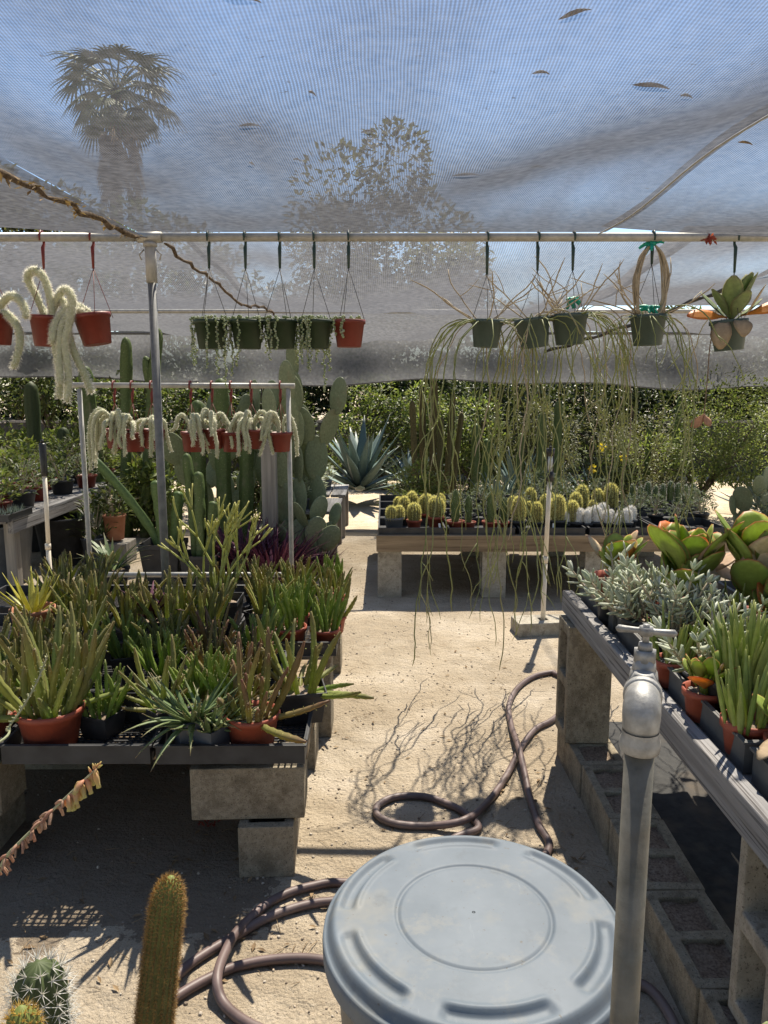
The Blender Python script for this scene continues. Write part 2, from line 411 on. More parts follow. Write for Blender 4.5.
M['stapelia_red'] = m_leaf('stapelia_reddish', [(0.29,0.33,0.10), (0.32,0.27,0.11), (0.28,0.21,0.10), (0.25,0.31,0.09)], (0.20,0.085,0.085), 1.8, 0.8, 0.5, 0.46)
M['stapelia_bright'] = m_leaf('stapelia_bright_green', [(0.19,0.28,0.065), (0.26,0.34,0.09), (0.16,0.25,0.055)], (0.19,0.16,0.07), 3, 0.5, 0.5, 0.42)
M['stapelia_teeth'] = m_leaf('pale_teeth', [(0.42,0.42,0.26), (0.36,0.34,0.22)], None, rough=0.7, transl=0.5)
M['aloe'] = m_leaf('aloe_leaf', [(0.12,0.18,0.07), (0.19,0.25,0.11), (0.14,0.19,0.06)], (0.26,0.15,0.09), 5, 0.8, 0.45, 0.2)
M['aloe_yellow'] = m_leaf('yellow_striped_leaf', [(0.44,0.40,0.06), (0.55,0.50,0.13), (0.22,0.26,0.05)], None, rough=0.4, transl=0.35)
M['pencil'] = m_leaf('pencil_stem', [(0.36,0.38,0.11), (0.42,0.43,0.15), (0.30,0.33,0.09)], (0.50,0.45,0.16), 3, 0.7, 0.5, 0.3)
M['pad'] = m_leaf('prickly_pear_pad', [(0.165,0.20,0.115), (0.215,0.25,0.15), (0.18,0.205,0.105)], None, rough=0.55, transl=0.06, mottle=0.45)
def add_dots(name, sc, colr):
    m = M[name]; nt = m.node_tree
    p = [n for n in nt.nodes if n.type == 'BSDF_PRINCIPLED'][0]; l = p.inputs['Base Color'].links[0].from_socket
    vo = nt.nodes.new('ShaderNodeTexVoronoi'); vo.inputs['Scale'].default_value = sc; nt.links.new(coord(nt), vo.inputs['Vector'])
    c = mix(nt, ramp(nt, vo.outputs['Distance'], [(.10, (.8,.8,.8)), (.17, (0,0,0))]), l, colr)
    f = noise(nt, 7, 4, coord(nt))
    c = mix(nt, ramp(nt, f, [(.56, (0,0,0)), (.70, (.7,.7,.7))]), c, (0.20,0.19,0.11))
    nt.links.new(c, p.inputs['Base Color'])
add_dots('pad', 26, (0.36,0.33,0.22))
M['agave'] = m_leaf('agave_blue_green', [(0.10,0.15,0.135), (0.15,0.20,0.175), (0.085,0.125,0.115)], (0.08,0.05,0.035), 12, 0.9, 0.45, 0.06)
M['column'] = m_leaf('column_cactus', [(0.085,0.125,0.04), (0.105,0.145,0.05)], None, rough=0.55, transl=0.08, mottle=0.5)
M['column_dark'] = m_leaf('dark_grey_green_cactus', [(0.05,0.07,0.032)], (0.07,0.09,0.035), 6, 1.0, 0.6, 0.04, mottle=0.5)
M['column_light'] = m_leaf('light_column_cactus', [(0.10,0.155,0.05), (0.13,0.185,0.06)], None, rough=0.5, transl=0.12, mottle=0.5)
M['column_old'] = m_leaf('woody_column_cactus', [(0.09,0.075,0.035), (0.12,0.10,0.045), (0.075,0.07,0.03)], None, rough=0.8, transl=0.0, mottle=0.7)
add_dots('column', 34, (0.30,0.29,0.20))
M['torch'] = m_leaf('torch_cactus_skin', [(0.105,0.105,0.03)], (0.17,0.20,0.05), 7, 1.0, 0.55, 0.08, mottle=0.6)
M['spine_gold'] = m_leaf('golden_spines', [(0.50,0.34,0.09), (0.62,0.47,0.16), (0.34,0.20,0.07)], None, rough=0.6, transl=0.5)
M['spine_brown'] = m_leaf('brown_gold_spines', [(0.30,0.17,0.07), (0.48,0.33,0.14), (0.22,0.12,0.06)], (0.55,0.42,0.15), 6, 0.6, 0.6, 0.5)
M['spine_yellow'] = m_leaf('yellow_spines', [(0.62,0.56,0.31), (0.72,0.67,0.44), (0.50,0.42,0.20)], None, rough=0.6, transl=0.55)
M['spine_white'] = m_leaf('white_spines', [(0.78,0.76,0.71), (0.86,0.84,0.80), (0.68,0.65,0.58)], None, rough=0.6, transl=0.5, tcol=(0.72,0.70,0.64))
M['gold_skin'] = m_leaf('golden_spined_skin', [(0.20,0.19,0.075), (0.25,0.23,0.10)], None, rough=0.8, transl=0.1)
M['wool'] = m_leaf('white_woolly_skin', [(0.72,0.70,0.66), (0.80,0.78,0.74)], None, rough=0.9, transl=0.15, tcol=(0.6,0.58,0.54))
M['hair'] = m_leaf('pale_hair', [(0.86,0.84,0.76), (0.90,0.88,0.82), (0.80,0.77,0.66)], None, rough=0.8, transl=0.6, tcol=(0.88,0.85,0.72))
M['tail'] = m_leaf('furry_stem', [(0.42,0.43,0.27), (0.50,0.50,0.34)], None, rough=0.9, transl=0.15)
M['pearl'] = m_leaf('pearl_leaf', [(0.20,0.26,0.13), (0.32,0.37,0.22), (0.46,0.48,0.36)], None, rough=0.45, transl=0.3)
M['rhipsalis'] = m_leaf('rhipsalis_stem', [(0.24,0.27,0.10), (0.32,0.33,0.15), (0.19,0.22,0.08), (0.36,0.31,0.19)], (0.36,0.36,0.15), 2, 0.6, 0.5, 0.22)
M['dry_stem'] = m_leaf('dry_stem', [(0.34,0.27,0.18), (0.46,0.39,0.28), (0.27,0.21,0.14)], None, rough=0.85, transl=0.05)
M['paddle'] = m_leaf('paddle_leaf', [(0.27,0.36,0.075), (0.36,0.43,0.11), (0.20,0.29,0.065)], (0.52,0.13,0.08), 14, 0.85, 0.45, 0.42)
M['paddle_pale'] = m_leaf('pale_paddle_leaf', [(0.55,0.50,0.32), (0.62,0.45,0.34)], (0.60,0.20,0.12), 9, 0.7, 0.45, 0.35)
M['paddle_orange'] = m_leaf('orange_paddle_leaf', [(0.55,0.20,0.05), (0.62,0.33,0.06)], (0.60,0.12,0.05), 5, 0.8, 0.45, 0.4)
M['felt'] = m_leaf('felt_leaf', [(0.18,0.25,0.10), (0.24,0.29,0.14), (0.15,0.21,0.09)], (0.33,0.24,0.13), 4, 0.5, 0.7, 0.25)
M['felt_dry'] = m_leaf('dry_felt_leaf', [(0.46,0.36,0.23), (0.38,0.27,0.17)], None, rough=0.8, transl=0.2)
M['silver'] = m_leaf('silver_leaf', [(0.40,0.43,0.31), (0.54,0.56,0.45), (0.30,0.35,0.22), (0.64,0.65,0.56)], None, rough=0.6, transl=0.2)
M['strap'] = m_leaf('strap_leaf', [(0.24,0.30,0.08), (0.32,0.37,0.12), (0.17,0.24,0.06)], (0.36,0.33,0.13), 5, 0.5, 0.4, 0.3)
M['purple'] = m_leaf('purple_leaf', [(0.10,0.03,0.06), (0.15,0.05,0.085), (0.07,0.03,0.045)], None, rough=0.5, transl=0.3)
M['leaf_dark'] = m_leaf('dark_tree_leaf', [(0.018,0.026,0.011), (0.034,0.045,0.016), (0.065,0.08,0.026)], None, rough=0.45, transl=0.35)
M['leaf_mid'] = m_leaf('mid_tree_leaf', [(0.035,0.055,0.017), (0.065,0.09,0.027), (0.11,0.135,0.045), (0.06,0.05,0.028)], None, rough=0.45, transl=0.4)
M['leaf_light'] = m_leaf('light_shrub_leaf', [(0.10,0.135,0.035), (0.15,0.19,0.055), (0.20,0.23,0.08), (0.10,0.09,0.05)], None, rough=0.5, transl=0.4)
M['leaf_grey'] = m_leaf('grey_green_leaf', [(0.12,0.15,0.10), (0.18,0.21,0.15), (0.10,0.115,0.08)], None, rough=0.6, transl=0.3)
M['leaf_olive'] = m_leaf('olive_leaf', [(0.10,0.105,0.05), (0.14,0.14,0.07), (0.09,0.08,0.045)], None, rough=0.6, transl=0.3)
M['leaf_dry'] = m_leaf('dry_litter_leaf', [(0.20,0.13,0.07), (0.30,0.21,0.12), (0.13,0.085,0.05)], None, rough=0.8, transl=0.2)
M['palm'] = m_leaf('palm_leaf', [(0.07,0.10,0.035), (0.11,0.14,0.05)], None, rough=0.5, transl=0.25)
M['palm_dead'] = m_leaf('dead_palm_leaf', [(0.17,0.125,0.075), (0.24,0.18,0.11)], None, rough=0.8, transl=0.15)
M['flower_pink'] = m_leaf('pink_flower', [(0.52,0.22,0.14), (0.60,0.32,0.20), (0.50,0.38,0.17)], (0.52,0.52,0.20), 2, 0.9, 0.5, 0.4)
M['flower_dry'] = m_leaf('withered_flower', [(0.38,0.20,0.14), (0.46,0.30,0.21)], None, rough=0.7, transl=0.3)
M['flower_yellow'] = m_leaf('yellow_flower', [(0.75,0.55,0.03), (0.8,0.65,0.08)], None, rough=0.5, transl=0.4)
M['flower_red'] = m_leaf('dried_red_flower', [(0.24,0.04,0.03), (0.33,0.08,0.05)], None, rough=0.7, transl=0.3)
M['stalk'] = m_leaf('flower_stalk', [(0.33,0.36,0.20)], (0.44,0.34,0.22), 2, 0.6, 0.5, 0.15)

# ------------------------------------------------------------------ ground
def gz(x, y):
    return 0.006 * math.sin(3.1*x + 1.3*y) * math.sin(2.3*y - 0.7*x) + 0.004 * math.sin(9*x + 2) * math.sin(7*y)
mb = MB()
xs = list(np.concatenate([np.linspace(-400, -12, 8), np.linspace(-8, 8, 120), np.linspace(12, 400, 8)]))
ys = list(np.concatenate([np.linspace(-400, -6, 8), np.linspace(-3, 14, 130), np.linspace(18, 500, 9)]))
vs = [(x, y, gz(x, y) if abs(x) <= 8 and -3 <= y <= 14 else 0.0) for y in ys for x in xs]
nx = len(xs)
mb.add(vs, [(j*nx+i, j*nx+i+1, (j+1)*nx+i+1, (j+1)*nx+i) for j in range(len(ys)-1) for i in range(nx-1)])
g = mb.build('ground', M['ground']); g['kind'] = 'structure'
mb = MB()
for i in range(3800):
    y = 1.7 + 6.5 * (rnd.random() ** 1.7); x = U(-0.55, 1.0) if rnd.random() < .75 else U(-2.2, 1.0)
    r = 0.0018 + 0.0045 * rnd.random() ** 3
    mb.ball((x, y, gz(x, y) + r*0.4), (r*U(.8,1.5), r*U(.8,1.3), r*.8), 5, 4, rot=Matrix.Rotation(U(0, 6), 3, 'Z'))
M['pebble'] = m_leaf('pebble_stone', [(0.20,0.16,0.12), (0.36,0.30,0.23), (0.50,0.44,0.36), (0.14,0.11,0.085)], None, rough=0.9, transl=0, spec=0.2)
o = mb.build('gravel', M['pebble'], smooth=False); o['kind'] = 'stuff'; o['label'] = 'fine grit and tiny pebbles scattered over the sandy path'
mb = MB()
for i in range(420):
    if rnd.random() < .55: x, y = U(-0.35, 0.8), 2.0 + 3 * rnd.random()**1.3
    else: x, y = U(-1.6, -0.2), U(1.9, 2.7)
    a = U(0, 2*PI); L = U(0.015, 0.07)
    d = Vector((math.cos(a), math.sin(a), U(-.05, .25)))
    if rnd.random() < .5:
        mb.tube([Vector((x, y, gz(x,y)+.003)), Vector((x, y, gz(x,y)+.004)) + d*L*.5 + Vector((0,0,U(0,.006))), Vector((x, y, gz(x,y)+.004)) + d*L], [.0012,.0012,.0006], 4)
    else:
        mb.leafq(Vector((x, y, gz(x,y)+.004)), d, Vector((0,0,1)), L*.6, L*.22)
o = mb.build('leaf_litter', M['leaf_dry'], smooth=False); o['kind'] = 'stuff'; o['label'] = 'dry leaf and twig litter on the sand'

# ------------------------------------------------------------------ overhead pipes and poles
PY, PZ = 4.0, 2.41
PX = -1.165
mb = MB(); mb.tube([(-9, PY, PZ), (PX - .06, PY, PZ)], .021, 14); mb.tube([(PX + .06, PY, PZ), (9, PY, PZ)], .021, 14)
mb.tube([(PX - .06, PY, PZ), (PX + .06, PY, PZ)], .027, 14)
tag(mb.build('overhead_pipe', M['pipe']), 'long horizontal galvanised pipe carrying the hanging baskets under the shade cloth', 'pipe')
t = thing('support_pole', 'upright steel pole with pale top sleeve behind the stapelia trays', 'pole', (PX, PY, 0))
mb = MB(); mb.tube([(0, 0, 0), (0, 0, PZ - .20)], .021, 14); mb.build('post', M['pipe_dark'], t)
mb = MB(); mb.tube([(0, 0, PZ - .22), (0, 0, PZ - .024)], .027, 14); mb.tube([(0, 0, PZ - .045), (0, 0, PZ - .025)], .034, 14)
for s in (-1, 1): mb.tube([(s*.03, -.005, PZ - .06), (s*.055, -.005, PZ - .085), (s*.045, -.005, PZ - .11)], .004, 6)
mb.build('sleeve', M['white_metal'], t)
mb = MB(); mb.tube([(-9, 7.0, 2.33), (9, 7.0, 2.33)], .018, 10)
tag(mb.build('overhead_pipe', M['pipe']), 'second horizontal pipe under the shade cloth, beyond the hanging baskets', 'pipe')
mb = MB(); mb.tube([(-9, 10.0, 2.34), (9, 10.0, 2.34)], .02, 10)
tag(mb.build('overhead_pipe', M['pipe_dark']), 'farthest horizontal pipe, top edge of the hanging curtain of shade cloth', 'pipe')
for k, x in enumerate((-4.6, 4.3)):
    mb = MB(); mb.tube([(x, 7, 0), (x, 7, 2.31)], .021, 10)
    tag(mb.build('support_pole', M['pipe_dark']), 'distant upright pole holding the second pipe, ' + ('beyond the long left bench' if k == 0 else 'among the shrubs past the far bench'), 'pole')

# pipe rack behind the left trays
RY = 4.75
rl, rr = at_y(85, 480, RY).x, at_y(290, 480, RY).x
t = thing('plant_rack', 'low pipe frame rack hung with a row of red pots of furry cacti', 'rack', ((rl+rr)/2, RY, 0))
hw = (rr - rl) / 2
for s in (-1, 1):
    mb = MB(); mb.tube([(s*hw, 0, 0), (s*hw, 0, 1.665)], .0145, 10); mb.build('leg', M['white_metal'], t)
mb = MB(); mb.tube([(-hw-.05, 0, 1.685), (hw+.04, 0, 1.68)], .017, 10); mb.build('top_rail', M['white_metal'], t)
mb = MB(); mb.tube([(-hw+.016, 0, .50), (hw-.016, 0, .50)], .016, 10); mb.tube([(-hw+.016, 0, .42), (hw-.016, 0, .42)], .013, 10); mb.build('lower_rail', M['white_metal'], t)

# ------------------------------------------------------------------ shade cloth
def sheet(name, x0, x1, y0, y1, zf, nx, ny, m, label):
    mb = MB(); vs = []
    for j in range(ny + 1):
        for i in range(nx + 1):
            u, v = i / nx, j / ny
            x, y = x0 + (x1-x0)*u, y0 + (y1-y0)*v
            vs.append((x, y, zf(x, y, u, v)))
    mb.add(vs, [(j*(nx+1)+i, j*(nx+1)+i+1, (j+1)*(nx+1)+i+1, (j+1)*(nx+1)+i) for j in range(ny) for i in range(nx)])
    return tag(mb.build(name, m), label, 'shade cloth', 'shade cloth sheets over the nursery')
def wob(x, y, a=1.0): return a * (0.016*math.sin(2.6*x + 3.7*y + 1.5*math.sin(2*x)) + 0.012*math.sin(5*x + 1.1*y) + 0.008*math.sin(11*x - 2*y) + 0.010*math.sin(2.2*y + 1.7*x))
ZP = PZ + 0.024
def z_c(x, y, u, v):       # nearest bay: sags a little between the wires
    f = max(0.0, min(1.0, (y + 2.2) / (PY + 2.2)))
    return ZP + 0.20*(1-f) - 0.10*math.sin(PI*f) - 0.05*math.sin(PI*u) * (1-f**3) + wob(x, y) * (1 - f**8)
SL = lambda y: -1.30 + 0.10 * (y - 1.0) / 3.0     # seam on the left
SR = lambda y: 1.06
sheet('shade_net', -1.22, 1.10, -7.0, PY, z_c, 50, 110, M['net_h'], 'wide central sheet of shade cloth overhead, between the rope seam and the wire')  # near sheets extended out of view, behind and sideways, to cut sky light
sheet('shade_net', -9.0, -1.17, -7.0, PY, lambda x, y, u, v: z_c(x, y, u, v) - 0.03 + 0.07*math.sin(PI*u*3), 60, 70, M['net_h'], 'near shade cloth sheet overhead on the outer side of the brown rope seam')
sheet('shade_net', 1.075, 9.0, -7.0, PY, lambda x, y, u, v: z_c(x, y, u, v) + 0.025 - 0.06*math.sin(PI*u*3), 60, 70, M['net_h'], 'near shade cloth sheet overhead on the outer side of the pale wire')
def z_b(x, y, u, v):
    f = (y - PY) / 3.0
    return ZP*(1-f) + 2.35*f - 0.16*math.sin(PI*f)*(0.6 + 0.4*math.sin(1.7*x + .6)) + wob(x, y, 1.6)*math.sin(PI*f)
sheet('shade_net', -9.0, -0.96, PY, 7.0, z_b, 60, 40, M['net_far'], 'sagging middle shade cloth above the furry cactus rack, ending at the diagonal strip')
sheet('shade_net', -1.0, 1.55, PY, 7.0, lambda x, y, u, v: z_b(x, y, u, v) - .03, 50, 40, M['net_far'], 'sagging middle shade cloth above the sandy path')
sheet('shade_net', 1.5, 9.0, PY, 7.0, lambda x, y, u, v: z_b(x, y, u, v) + .03, 50, 40, M['net_far'], 'sagging middle shade cloth above the felt-leaved basket, beside a dark rope')
def z_d(x, y, u, v):
    f = (y - 7) / 3.0
    return 2.35*(1-f) + 2.365*f - 0.20*math.sin(PI*f)*(0.6 + 0.4*math.sin(1.1*x + 2)) + wob(x, y, 2)*math.sin(PI*f)
sheet('shade_net', -9.0, 9.0, 7.0, 10.0, z_d, 120, 30, M['net_back'], 'farthest overhead shade cloth, between the second pipe and the hanging curtain')
mb = MB(); vs = []; nx, nz = 160, 14
for j in range(nz + 1):
    for i in range(nx + 1):
        u, v = i / nx, j / nz; x = -9 + 18*u
        zb = 1.70 + 0.05*math.sin(0.9*x + .8) + 0.025*math.sin(2.9*x) + (0.10 if x < -2.3 else 0)
        zt = 2.36
        vs.append((x, 10.03 + v*(.10*math.sin(3.1*x) + .05*math.sin(7.7*x + 2)) + .05*math.sin(5*v), zt + (zb-zt)*v))
mb.add(vs, [(j*(nx+1)+i, j*(nx+1)+i+1, (j+1)*(nx+1)+i+1, (j+1)*(nx+1)+i) for j in range(nz) for i in range(nx)])
mb.tube([(-9 + 18*i/160, 10.04 + (.10*math.sin(3.1*(-9+18*i/160)) + .05*math.sin(7.7*(-9+18*i/160) + 2)) + .05*math.sin(5), vs[nz*(nx+1)+i][2]) for i in range(161)], .012, 5)
tag(mb.build('shade_curtain', M['net_v']), 'grey curtain of shade cloth hanging across the back down to eye level', 'shade cloth')

# ropes and wires along the seams
def rope_path(pts, n):
    P = [Vector(p) for p in pts]; out = []
    for i in range(n + 1):
        s = i / n * (len(P) - 1); k = min(int(s), len(P) - 2); f = s - k
        out.append(P[k].lerp(P[k+1], f))
    return out
mb = MB()
pts = [Vector((SL(y), y, z_c(SL(y), y, .95, 0) - .035)) for y in np.linspace(0.2, PY - .05, 40)]
pts = [p + Vector((.012*math.sin(i*1.7), 0, .010*math.sin(i*2.3))) for i, p in enumerate(pts)]
mb.tube(pts, [.006 + .005*abs(math.sin(i*1.3)) + .004*rnd.random() for i in range(len(pts))], 7)
for p in pts:
    for k in range(9):
        mb.leafq(p + Vector((U(-.022,.022), U(-.05,.05), U(-.008,.015))), Vector((U(-1,1), U(-1,1), U(-.5,.2))).normalized(), Vector((0,0,1)), U(.02,.05), U(.008,.02), 1)
tag(mb.build('seam_line', [M['rope'], M['leaf_dry']]), 'frayed brown rope full of leaf litter lacing two overhead sheets together', 'rope')
mb = MB()
pts = [Vector((-1.1 + .14*f, PY + 3*f, z_b(-1.0, PY + 3*f, 1, f) - .045 - .03*math.sin(PI*f))) for f in np.linspace(.01, .99, 30)]
mb.tube([p + Vector((.01*math.sin(i*2.1), 0, .008*math.sin(i*1.9))) for i, p in enumerate(pts)], [.006 + .005*abs(math.sin(i*1.1)) for i in range(30)], 7)  # thin strip stands in for the shading along a cloth edge
tag(mb.build('seam_line', M['rope']), 'brown strip standing in for sheet edge shade, diagonal above the green hanging baskets', 'rope')
mb = MB(); mb.tube([Vector((1.06, y, z_c(1.06, y, .95, 0) - .012)) for y in np.linspace(0, PY, 30)], .0035, 6)
tag(mb.build('support_wire', M['pipe']), 'thin pale wire along the seam of the near overhead shade cloth', 'wire')
mb = MB()
p0, p1 = at_y(545, 352, 6.6), at_y(790, 262, 5.0)
pts = [p0.lerp(p1, f) + Vector((0, 0, -.03*math.sin(PI*f) + .008*math.sin(f*40))) for f in np.linspace(0, 1, 40)]
mb.tube(pts, [.008 + .008*abs(math.sin(i*.9)) for i in range(40)], 7)
tag(mb.build('seam_line', M['wire']), 'dark rope rising under the shade cloth behind the felt-leaved hanging plant', 'rope')

# litter lying on the near sheet
for k, (px, py, L, a) in enumerate([(651, 89, .075, .3), (466, 177, .07, -.05), (250, 128, .045, .1), (541, 76, .03, .2), (686, 99, .028, .5), (537, 169, .035, .1), (312, 96, .022, 1.2), (297, 162, .022, .8), (368, 134, .03, 0), (252, 166, .03, 1.4), (243, 2, .05, 0.4), (575, 17, .05, -.6), (745, 145, .05, .5)]):
    d = ray(px, py); z = z_c(0, 2.2, .5, .5)
    for _ in range(6):
        P = Vector((0, 0, H)) + d * ((z + .004 - H) / d.z); z = z_c(P.x, P.y, (P.x + 1.22) / 2.32, 0)
    mb = MB(); c, s_ = math.cos(a), math.sin(a); L *= 1.35
    q = lambda f, w: Vector(((f-.5)*L*c - w*s_, (f-.5)*L*s_ + w*c, .004 + .006*math.sin(PI*f)))
    mb.blade([q(f, .003*math.sin(5*f)) for f in np.linspace(0, 1, 6)], [.003, L*.22, L*.30, L*.26, L*.14, .002], .005, (0, 0, 1))
    kind = ['long pale twig-like', 'thin dark', 'plump brown', 'small curled', 'tiny pale', 'slim brown', 'tiny dark', 'specklike brown', 'short brown', 'hooked brown', 'broad dark', 'faint greenish', 'faint curled'][k]
    tag(mb.build('fallen_leaf', M['leaf_dry'], loc=P), kind + ' dead leaf lying on the central overhead shade cloth', 'leaf', 'dead leaves lying on the shade cloth')

# ------------------------------------------------------------------ cinder blocks
def cells(mb, xs, ys, z0, z1, holes):
    nx, ny = len(xs) - 1, len(ys) - 1
    idx = {}; vs = []
    def v(i, j, k):
        if (i, j, k) not in idx: idx[(i, j, k)] = len(vs); vs.append((xs[i], ys[j], (z0, z1)[k]))
        return idx[(i, j, k)]
    full = lambda i, j: 0 <= i < nx and 0 <= j < ny and (i, j) not in holes
    fs = []
    for i in range(nx):
        for j in range(ny):
            if not full(i, j): continue
            fs.append((v(i,j,1), v(i+1,j,1), v(i+1,j+1,1), v(i,j+1,1)))
            fs.append((v(i,j+1,0), v(i+1,j+1,0), v(i+1,j,0), v(i,j,0)))
            if not full(i-1, j): fs.append((v(i,j,0), v(i,j,1), v(i,j+1,1), v(i,j+1,0)))
            if not full(i+1, j): fs.append((v(i+1,j,0), v(i+1,j+1,0), v(i+1,j+1,1), v(i+1,j,1)))
            if not full(i, j-1): fs.append((v(i,j,0), v(i+1,j,0), v(i+1,j,1), v(i,j,1)))
            if not full(i, j+1): fs.append((v(i,j+1,0), v(i,j+1,1), v(i+1,j+1,1), v(i+1,j+1,0)))
    mb.add(vs, fs)
mb = MB()
cells(mb, [-.195, -.16, -.018, .018, .16, .195], [-.095, -.062, .062, .095], 0, .19, {(1, 1), (3, 1)})
block0 = mb.build('cinder_block', M['concrete'], smooth=False, bevel=.004); BLK = []
def block(x, y, z, rot, label, group, m=None):
    o = block0 if not BLK else block0.copy()
    if BLK: col.objects.link(o)
    BLK.append(o)
    o.location = (x, y, z); o.rotation_euler = rot
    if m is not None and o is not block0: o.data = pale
    return tag(o, label, 'concrete block', group)
block(-.475, 2.56, .195, (0, 0, .04), 'grey concrete block lying crosswise on top under the front tray beside the path', 'concrete blocks propping the stapelia bench')
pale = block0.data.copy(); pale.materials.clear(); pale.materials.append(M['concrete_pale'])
block(-.415, 2.62, 0, (0, 0, PI/2 + .05), 'lower grey concrete block on the sand under the front tray beside the path', 'concrete blocks propping the stapelia bench')
block(-1.53, 2.58, .195, (0, 0, 0), 'upper concrete block at the outer end of the stapelia bench', 'concrete blocks propping the stapelia bench')
block(-1.50, 2.60, 0, (0, 0, PI/2), 'lower concrete block at the outer end of the stapelia bench', 'concrete blocks propping the stapelia bench')
for k, (x, y) in enumerate([(-.5, 3.28), (-1.5, 3.28), (-.45, 3.6), (-1.6, 3.6), (-.45, 4.42), (-1.6, 4.42)]):
    w = ['behind the front props', 'behind the outer props', 'under the red pot row', 'under the yellow aloe', 'at the back by the path', 'at the back outer corner'][k]
    block(x, y, .195, (0, 0, 0), 'upper shaded concrete block under the stapelia trays, ' + w, 'concrete blocks propping the stapelia bench')
    block(x, y, 0, (0, 0, 0), 'bottom shaded concrete block under the stapelia trays, ' + w, 'concrete blocks propping the stapelia bench')

# ------------------------------------------------------------------ left benches with trays
def plank_bench(label, boards, bearers, m_b, m_r=None):
    x0 = sum(b[0] for b in boards) / len(boards); y0 = sum(b[1] for b in boards) / len(boards)
    t = thing('plant_bench', label, 'bench', (x0, y0, 0), 0, 'benches of boards on concrete blocks')
    for c in boards:
        mb = MB(); mb.box((c[0]-x0, c[1]-y0, c[2]), c[3:6]); mb.build('board', m_b, t, smooth=False, bevel=.003)
    for c in bearers:
        mb = MB(); mb.box((c[0]-x0, c[1]-y0, c[2]), c[3:6]); mb.build('bearer', m_r or m_b, t, smooth=False, bevel=.003)
    return t
plank_bench('low front bench of brown boards on concrete blocks under the nearest stapelia trays',
            [(-1.27, 2.60 + .152*k, .4025, 2.0, .148, .035) for k in range(6)], [], M['wood_x'])
plank_bench('low rear bench of brown boards under the farther stapelia trays, around the upright pole',
            [(-1.25, y, .4025, 2.0, .145, .035) for y in (3.55, 3.70, 3.86, 4.13, 4.28, 4.44)], [], M['wood_x'])
TX, TY, TZ = .50, .455, .42
def tray_mesh(m, w=TX, d=TY, h=.07, lattice=True):
    mb = MB()
    for s in (-1, 1):
        mb.box((0, s*(d/2 - .003), h/2), (w, .005, h)); mb.box((s*(w/2 - .003), 0, h/2), (.005, d - .011, h))
        mb.box((0, s*(d/2 + .0035), h - .004), (w + .014, .007, .006)); mb.box((s*(w/2 + .0035), 0, h - .004), (.007, d, .006))
    if lattice:
        n = int(w / .021)
        for i in range(1, n): mb.box((-w/2 + w*i/n, 0, .006), (.006, d - .012, .004))
        n2 = int(d / .021)
        for i in range(1, n2): mb.box((0, -d/2 + d*i/n2, .0105), (w - .012, .006, .004))
    else: mb.box((0, 0, .004), (w - .012, d - .012, .006))
    return mb.build('plant_tray', m, smooth=False)
tray0 = tray_mesh(M['tray']); TR = []
GT = 'black mesh trays of stapelias'
def tray(x, y, label, z=TZ, m=None, rz=0.0, proto=tray0, group=GT):
    o = proto if proto not in TR else proto.copy()
    if proto in TR: col.objects.link(o)
    TR.append(proto)
    o.location = (x, y, z); o.rotation_euler = (0, 0, rz)
    return tag(o, label, 'tray', group)
rows = [(2.655, 'front'), (3.13, 'second'), (3.71, 'third'), (4.30, 'back')]
for r, (y, nm) in enumerate(rows):
    for k in range(4 if r else 3):
        x = -.52 - .52*k - (.17 if r == 1 else 0) + (.045 if r > 1 else 0)
        where = 'edging the path' if k == 0 else ORD[k] + ' from the path'
        tray(x, y, f'black mesh tray {where} in the {nm} row of the stapelia bench', rz=U(-.015, .015))

# ------------------------------------------------------------------ pots and plants
def pot_profile(r, h, rim=.018, taper=.74, lip=.004):
    rb = r * taper; rr = lambda z: rb + (r - lip - rb) * z / h
    return [(rb*.96, 0), (rb, .003), (rr(h-rim), h-rim), (r, h-rim), (r, h), (r-.005, h), (rr(h*.8)-.006, h*.8), (rr(h*.8)-.0062, h*.79)]
def pot_mb(r, h, n=22, **k):
    mb = MB(); p = pot_profile(r, h, **k); mb.lathe(p, n, closed=True)
    mb.lathe([(0, .001), (p[0][0], .0)], n, closed=True); return mb
def square_pot_mb(r, h):
    mb = MB(); b = r*.78
    ring = lambda a, z: [(-a,-a,z),(a,-a,z),(a,a,z),(-a,a,z)]
    R = [ring(b, 0), ring(r*.97, h*.88), ring(r, h*.88), ring(r, h), ring(r - .005, h), ring(r*.9, h*.75)]
    mb.add([v for q in R for v in q], [(i*4+k, i*4+(k+1)%4, (i+1)*4+(k+1)%4, (i+1)*4+k) for i in range(5) for k in range(4)] + [(3,2,1,0)])
    return mb
def soil_mb(r, h):
    mb = MB(); n = 18; vs = [(0, 0, h*.84)]
    for j in (1, 2):
        for k in range(n):
            a = 2*PI*k/n; q = r*.9*j/2*(.98 if j == 2 else 1)
            vs.append((q*math.cos(a), q*math.sin(a), h*.82 + U(-.004, .006)))
    fs = [(0, 1+k, 1+(k+1)%n) for k in range(n)] + [(1+k, 1+n+k, 1+n+(k+1)%n, 1+(k+1)%n) for k in range(n)]
    mb.add(vs, fs); return mb
def potted(name, label, cat, r, h, m_pot, plant_mb, plant_name, plant_mats, group=None, soil='gravel_soil', square=False, smooth=True):
    t = thing(name, label, cat, group=group)
    (square_pot_mb(r, h) if square else pot_mb(r, h)).build('pot', m_pot, t, smooth=not square, bevel=(.003 if square else 0))
    soil_mb(r*.97, h).build('soil', M[soil], t)
    plant_mb.build(plant_name, plant_mats, t, smooth=smooth)
    return t
def curve_pts(p, d, L, bend, n, up=0.0):
    p = Vector(p); d = Vector(d).normalized(); out = [p.copy()]
    for i in range(n):
        d = (d + Vector(bend) / n + Vector((0, 0, up / n))).normalized(); p = p + d * (L / n); out.append(p.copy())
    return out
